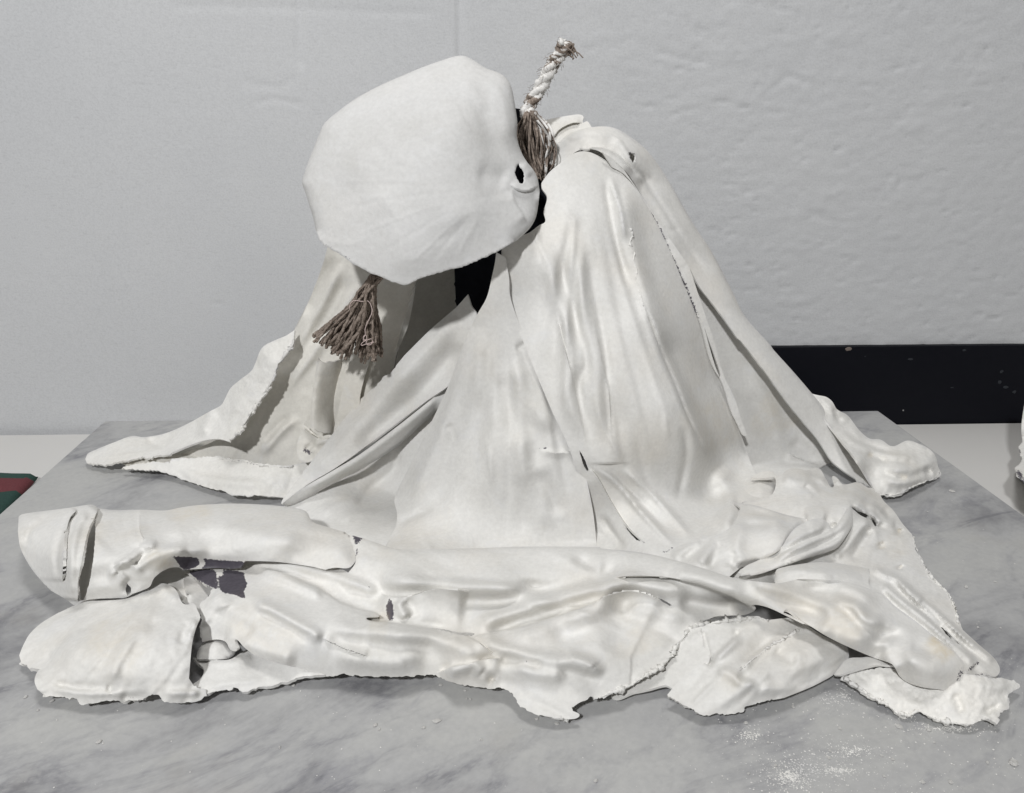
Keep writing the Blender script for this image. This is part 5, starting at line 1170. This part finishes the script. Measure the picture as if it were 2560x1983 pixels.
# ---- rope stub with frayed end
rope = bpy.data.objects.new('rope', None); col.objects.link(rope); rope.parent = fig
rp = resample(catmull([tuple(p) for p in C('L', (548, 150), (520, 220), (455, 330), (400, 430), (345, 530), (290, 620), (245, 710), (232, 790), (255, 880))], 3), 2.0)
n = len(rp)
cen = np.array([at_y(x, y, 0.935 + 0.01 * math.sin(i / n * 3)) for i, (x, y) in enumerate(rp)])
tn = np.gradient(cen, axis=0); tn /= np.linalg.norm(tn, axis=1)[:, None]
A = np.cross(tn, [0, 1, 0]); A /= np.linalg.norm(A, axis=1)[:, None]; Bv = np.cross(tn, A)
for k in range(3):
    ph = 2 * math.pi * k / 3
    ang = np.arange(n) * 0.115 + ph
    rr = 0.0039 + 0.0004 * np.sin(np.arange(n) * 0.31 + k)
    path = cen + rr[:, None] * (np.cos(ang)[:, None] * A + np.sin(ang)[:, None] * Bv)
    rad = 0.0040 + 0.0005 * np.sin(np.arange(n) * 0.23 + 2 * k) + 0.0003 * rng.randn(n)
    v, f = tube(path, rad, 9, 0.13)
    mesh_obj('strand', v, f, M_ROPE, rope)
# bent-over frayed tip
parts = []
for k in range(60):
    x0, y0 = C('L', (545 + rng.randn() * 22, 190 + rng.randn() * 30))[0]
    tipx, tipy = C('L', (600 + rng.randn() * 28, 245 + rng.randn() * 30))[0]
    y_ = 0.937 + rng.randn() * 0.004
    mid = ((x0 + tipx) / 2 + rng.randn() * 3 + 2, (y0 + tipy) / 2 - 4 + rng.randn() * 3)
    c = resample(catmull([(x0, y0), mid, (tipx, tipy)], 2), 2.0)
    parts.append(tube([at_y(a, b, y_) for a, b in c], 0.0007, 5))
for k in range(90):                                    # fuzz along the stub
    i = rng.randint(n)
    d = rng.randn(3); d[1] *= 0.4; d /= np.linalg.norm(d)
    p0 = cen[i] + 0.006 * d
    parts.append(tube([p0, p0 + 0.004 * d + 0.002 * tn[i], p0 + 0.006 * d + 0.006 * tn[i] * rng.rand()], 0.00016, 4))
v, f = join(parts); mesh_obj('frayed_tip', v, f, M_YARN, rope)
# loose fibre bundle below the stub
for nm, cnt, mat, r0 in (('fibre_bundle', 110, M_YARN, 0.0011), ('plastered_fibres', 26, M_ROPE, 0.0012)):
    parts = []
    for k in range(cnt):
        u = rng.rand()
        if nm == 'plastered_fibres': u = 0.62 + 0.36 * rng.rand()
        top = (215 + 90 * u + rng.randn() * 8, 730 + rng.rand() * 50)
        midp = (150 + 300 * u + rng.randn() * 12, 960 + rng.randn() * 40)
        mid2 = (190 + 250 * u + rng.randn() * 12, 1120 + rng.randn() * 30)
        end = (300 + 95 * u + rng.randn() * 10, 1270 + rng.randn() * 40)
        pts = C('L', top, midp, mid2, end)
        y_ = 0.928 + 0.02 * abs(u - 0.5) + 0.006 * rng.randn()
        c = resample(catmull(pts, 3), 4.0)
        w3 = np.array([at_y(a, b, y_ + 0.004 * math.sin(j * 0.3 + k)) for j, (a, b) in enumerate(c)])
        parts.append(tube(w3, r0 * (0.5 + 0.8 * rng.rand()), 5))
    v, f = join(parts); mesh_obj(nm, v, f, mat, rope)
lp = resample(catmull(C('L', (330, 830), (400, 890), (455, 980), (478, 1070), (460, 1170), (420, 1240)), 3), 4.0)
v, f = tube([at_y(a, b, 0.926) for a, b in lp], 0.0006, 6); mesh_obj('loose_string', v, f, M_YARN, rope)

# ---- tassel hanging under the hood
tas = bpy.data.objects.new('tassel', None); col.objects.link(tas); tas.parent = fig
ends = [(385, 1230), (400, 1290), (440, 1320), (500, 1340), (520, 1390), (590, 1400), (650, 1440), (690, 1470), (740, 1450), (790, 1520), (850, 1480), (900, 1470), (960, 1430), (1000, 1440), (1040, 1380),
        (1070, 1480), (1100, 1540), (1150, 1560), (1190, 1570), (1240, 1540), (1290, 1560), (1340, 1530), (1390, 1510), (1400, 1440), (1360, 1380), (1100, 1440), (1200, 1500), (1300, 1480),
        (620, 1300), (760, 1380), (860, 1400), (450, 1230), (560, 1290), (1000, 1330), (1150, 1400), (1260, 1420), (1340, 1300), (700, 1330)]
for k, e in enumerate(ends + ends):
    t = (e[0] - 380) / 1020.0
    top = (1240 + 190 * rng.rand(), 270 + 60 * rng.rand())
    neck = (1060 + 260 * t + rng.randn() * 16, 560 + rng.randn() * 30)
    knot = (1000 + 320 * t + rng.randn() * 18, 720 + rng.randn() * 30)
    midp = (0.45 * knot[0] + 0.55 * e[0] + (40 if t < 0.5 else 15) + rng.randn() * 14, 0.5 * knot[1] + 0.5 * e[1] + rng.randn() * 20 - 20 * (1 - t))
    e = (e[0] + rng.randn() * 22, e[1] + rng.randn() * 38)
    midp = (midp[0] + rng.randn() * 26, midp[1])
    c = resample(catmull(C('M', top, neck, knot, midp, e), 2), 2.0)
    m_ = len(c)
    dep = 0.868 + 0.009 * rng.randn() - 0.012 * (1 - abs(2 * t - 1))
    s_ = np.linspace(0, 1, m_)
    w3 = np.array([at_y(a + 0.7 * math.sin(j * 0.5 + k), b, dep + 0.006 * math.sin(j * 0.13 + k) * s_[j]) for j, (a, b) in enumerate(c)])
    rad = (0.0012 + 0.0005 * rng.rand()) * (0.75 + 0.45 * s_) * (1 + 0.10 * np.sin(np.arange(m_) * 0.9 + k))
    v, f = tube(w3, rad, 6, 0.10)
    mesh_obj('yarn', v, f, M_YARN, tas)
th = C('M', (930, 800), (940, 730), (990, 678), (1130, 688), (1205, 680), (1255, 750), (1268, 850), (1225, 955), (1190, 1030), (1165, 1110), (1168, 1190), (1140, 1240), (1155, 1290), (1190, 1240), (1165, 1195), (1140, 1250), (1190, 1270), (1260, 1255), (1280, 1300), (1230, 1345), (1180, 1320), (1190, 1270), (1150, 1290), (1105, 1345), (1170, 1335), (1300, 1300))
c = resample(catmull(th, 2), 1.5)
v, f = tube([at_y(a, b, 0.838) for a, b in c], 0.00045, 5); mesh_obj('thread', v, f, M_THREAD, tas)

# ================================================================== BESIDE THE FIGURE
# striped pouch, only its corner in view on the left
def pouch():
    zt = -SLAB_T + 0.016
    m, nt, b = new_mat('striped_webbing')
    at = nd(nt, 'ShaderNodeAttribute', attribute_name='stripe')
    r = ramp(nt, at.outputs['Fac'], [(0.0, (0.020, 0.060, 0.048)), (0.36, (0.135, 0.030, 0.036)), (0.70, (0.016, 0.052, 0.042))])
    r.color_ramp.interpolation = 'CONSTANT'
    v = coords(nt)
    n1 = noise(nt, 350, 3, 0.6, v)
    sh = ramp(nt, n1, [(0.3, (0.75, 0.75, 0.75)), (0.7, (1.2, 1.2, 1.2))]).outputs[0]
    c = mixc(nt, 0.8, r.outputs[0], sh, 'MULTIPLY')
    nt.links.new(c, b.inputs['Base Color']); b.inputs['Roughness'].default_value = 0.9
    bp = nd(nt, 'ShaderNodeBump'); bp.inputs['Strength'].default_value = 0.5; bp.inputs['Distance'].default_value = 0.0006
    nt.links.new(n1, bp.inputs['Height']); nt.links.new(bp.outputs[0], b.inputs['Normal'])
    tip = at_z(94, 1183, zt); tl = at_z(-300, 1170, zt); bl_ = at_z(-300, 1640, zt); br_ = at_z(-2, 1290, zt)
    # tip -> back-left -> front-left -> along the slab's edge
    nu, nv_ = 24, 90
    V = []; st = []
    for i in range(nv_ + 1):
        a = i / nv_
        R_ = tip + (br_ + (br_ - tip) * 0.9 - tip) * a
        L_ = tl + (bl_ - tl) * a
        for j in range(nu + 1):
            u = j / nu
            p = L_ + (R_ - L_) * u
            e = min(a, 1 - a, u, 1 - u)
            V.append((p[0], p[1], zt - 0.006 * max(0, 1 - e / 0.012) ** 2 + 0.0010 * fbm(np.array([u * 4]), np.array([a * 4]), 2)[0])); st.append(a)
    Fq = [(i * (nu + 1) + j, (i + 1) * (nu + 1) + j, (i + 1) * (nu + 1) + j + 1, i * (nu + 1) + j + 1) for i in range(nv_) for j in range(nu)]
    o = mesh_obj('striped_pouch', V, Fq, m)
    a = o.data.attributes.new('stripe', 'FLOAT', 'POINT')
    Y = np.array([p[1] for p in V]); y_t = float(tip[1])
    row = [float(at_z(60, yy, zt)[1]) for yy in (1176, 1195, 1228)]
    val = np.where(Y > row[1], 0.1, np.where(Y > row[2], 0.5, 0.9))
    a.data.foreach_set('value', val.astype(np.float32))
    md = o.modifiers.new('thickness', 'SOLIDIFY'); md.thickness = 0.0055; md.offset = -1
    tag(o, 'green fabric pouch corner with a red stripe on the table left of the slab', 'pouch')
pouch()

# second plaster piece cut by the right edge of the picture
oth = bpy.data.objects.new('plaster_fragment', None); col.objects.link(oth)
tag(oth, 'white and brown plaster piece standing at the far right edge of the picture', 'plaster piece')
sheet('body', [('s', [(2572, 960), (2563, 1000), (2556, 1040), (2553, 1075), (2556, 1105)]), ('t', [(2545, 1118), (2552, 1135), (2556, 1155), (2545, 1165), (2538, 1176), (2546, 1192), (2556, 1205), (2564, 1220), (2600, 1245)]), ('s', [(2690, 1240), (2720, 1100), (2680, 980)])],
      [(2560, 1000, 1.07), (2700, 1000, 1.07), (2550, 1180, 1.04), (2700, 1220, 1.02), (2630, 1110, 1.01)], oth, M_ROUGH, rad=20, wav=4, lump=3, thick=0.01, pillow=0.05,
      worn=[('line', [(2538, 1170), (2548, 1185), (2558, 1205), (2570, 1215)], 9, 0.7), ('line', [(2541, 1118), (2548, 1128), (2553, 1136)], 5, 0.7)])

# ================================================================== CHIPS AND DUST
def chip_mesh(seed):
    r = np.random.RandomState(seed)
    V = []; nseg = 7
    for ring, (s, z) in enumerate(((0.8, 0.0), (1.0, 0.35), (0.6, 0.9))):
        for k in range(nseg):
            t = 2 * math.pi * k / nseg
            q = s * (0.75 + 0.45 * r.rand())
            V.append((q * math.cos(t), q * math.sin(t) * 0.8, z * (0.8 + 0.4 * r.rand())))
    F_ = [tuple(range(nseg))[::-1], tuple(range(2 * nseg, 3 * nseg))]
    for a in range(2):
        for k in range(nseg):
            k2 = (k + 1) % nseg
            F_.append((a * nseg + k, a * nseg + k2, (a + 1) * nseg + k2, (a + 1) * nseg + k))
    me = bpy.data.meshes.new('plaster_chip')
    me.from_pydata(V, [], F_); me.materials.append(M_ROUGH); me.update()
    return me
chip_meshes = [chip_mesh(40 + k) for k in range(6)]
chips = C('T', (185, 600), (345, 740), (790, 800), (1540, 740), (1455, 1025), (1160, 835), (1655, 1025), (205, 965), (860, 640), (525, 485), (1500, 650), (780, 850), (1240, 860), (400, 905), (1920, 885), (1180, 985)) \
    + C('G', (315, 1340), (230, 1395), (155, 1315), (1690, 1620), (1775, 1245)) + C('H', (590, 1275), (615, 1300), (890, 1290), (995, 1025), (1145, 1060), (1155, 1110), (1178, 1115), (1590, 1235), (80, 1030), (1715, 1265), (1245, 1365), (1955, 1620)) \
    + C('F', (1350, 1120), (1785, 1575), (1600, 1610)) + C('J', (1490, 830), (1665, 835), (1630, 480), (1400, 520))
def put_chip(x, y, size, flat, label, k, group=None):
    o = bpy.data.objects.new('plaster_chip', chip_meshes[k % 6])
    p = at_z(x, y, 0.0)
    o.location = (float(p[0]), float(p[1]), 0.0003)
    o.scale = (size, size * (0.7 + 0.5 * rng.rand()), size * flat)
    o.rotation_euler = (0, 0, rng.rand() * 6.28)
    col.objects.link(o)
    tag(o, label, 'plaster chip', group)
for k, (x, y) in enumerate(chips):
    zone = ('right of the torn tail hem', 'right of the hem') if (x > 2230 and y < 1650) else ('before the right tail hem', 'before the right hem') if x > 1780 else ('below the left sleeve end', 'below the left sleeve end') if x < 760 else ('below the middle of the front hem', 'below the front hem')
    put_chip(x, y, 0.0011 + 0.0012 * rng.rand() ** 2, 0.7, 'tiny white plaster crumb loose on the marble ' + zone[0], k, 'plaster crumbs ' + zone[1])
big = [(C('T', (1285, 625))[0], 0.0032, 0.35, 'flat oval plaster chip just in front of the torn right tail hem'),
       (C('T', (2105, 888))[0], 0.0040, 0.6, 'large squarish white plaster chip alone near the lower right corner'),
       (C('G', (600, 1585))[0], 0.0026, 0.5, 'white plaster chip on bare marble below the front left sleeve end'),
       (C('H', (972, 1248))[0], 0.0036, 0.35, 'buff plaster chip on the marble below the middle of the front hem'),
       (C('F', (1510, 985))[0], 0.0040, 0.2, 'thin white plaster sliver right of the lumpy hem near the slab edge')]
for k, ((x, y), s_, fl_, lb) in enumerate(big):
    put_chip(x, y, s_, fl_, lb, k)
# powder
pts = []
def cluster(cx, cy, rx, ry, n_):
    for _ in range(n_):
        pts.append((cx + rng.randn() * rx, cy + rng.randn() * ry))
for (cx, cy, rx, ry, n_) in ((515, 985, 45, 26, 420), (840, 938, 45, 12, 140), (950, 800, 55, 18, 150), (900, 400, 35, 26, 90), (215, 680, 32, 18, 110), (1650, 640, 80, 8, 200), (1350, 560, 60, 10, 40), (780, 440, 40, 16, 30), (640, 900, 160, 60, 150)):
    a, b = C('T', (cx, cy))[0]
    cluster(a, b, rx / 1.1, ry / 1.1, n_ * 2); cluster(a, b, rx / 2.6, ry / 2.6, n_ * 2)
for _ in range(900):
    pts.append((1800 + 760 * rng.rand(), 1660 + 330 * rng.rand()))
for _ in range(330):
    pts.append((2560 * rng.rand(), 1700 + 290 * rng.rand()))
for _ in range(140):
    pts.append((2300 + 260 * rng.rand(), 1200 + 450 * rng.rand()))
pts = np.array(pts)
W = at_z(pts[:, 0], pts[:, 1], 0.0)
V, Fc = [], []
for p in W:
    s_ = 0.00012 + 0.0007 * rng.rand() ** 5
    o_ = len(V)
    a_ = rng.rand() * 6.28
    for dx, dy, dz in ((1, 0, 0.3), (0, 1, 0.3), (-1, 0, 0.3), (0, -1, 0.3), (0, 0, 1.0)):
        V.append((p[0] + s_ * (dx * math.cos(a_) - dy * math.sin(a_)) * (0.7 + 0.6 * rng.rand()), p[1] + s_ * (dx * math.sin(a_) + dy * math.cos(a_)), 0.0001 + s_ * dz))
    Fc += [(o_, o_ + 1, o_ + 4), (o_ + 1, o_ + 2, o_ + 4), (o_ + 2, o_ + 3, o_ + 4), (o_ + 3, o_, o_ + 4)]
d_ = mesh_obj('plaster_dust', V, Fc, M_ROUGH, None, smooth=False)
tag(d_, 'fine white plaster powder scattered over the marble slab', 'plaster dust', kind='stuff')
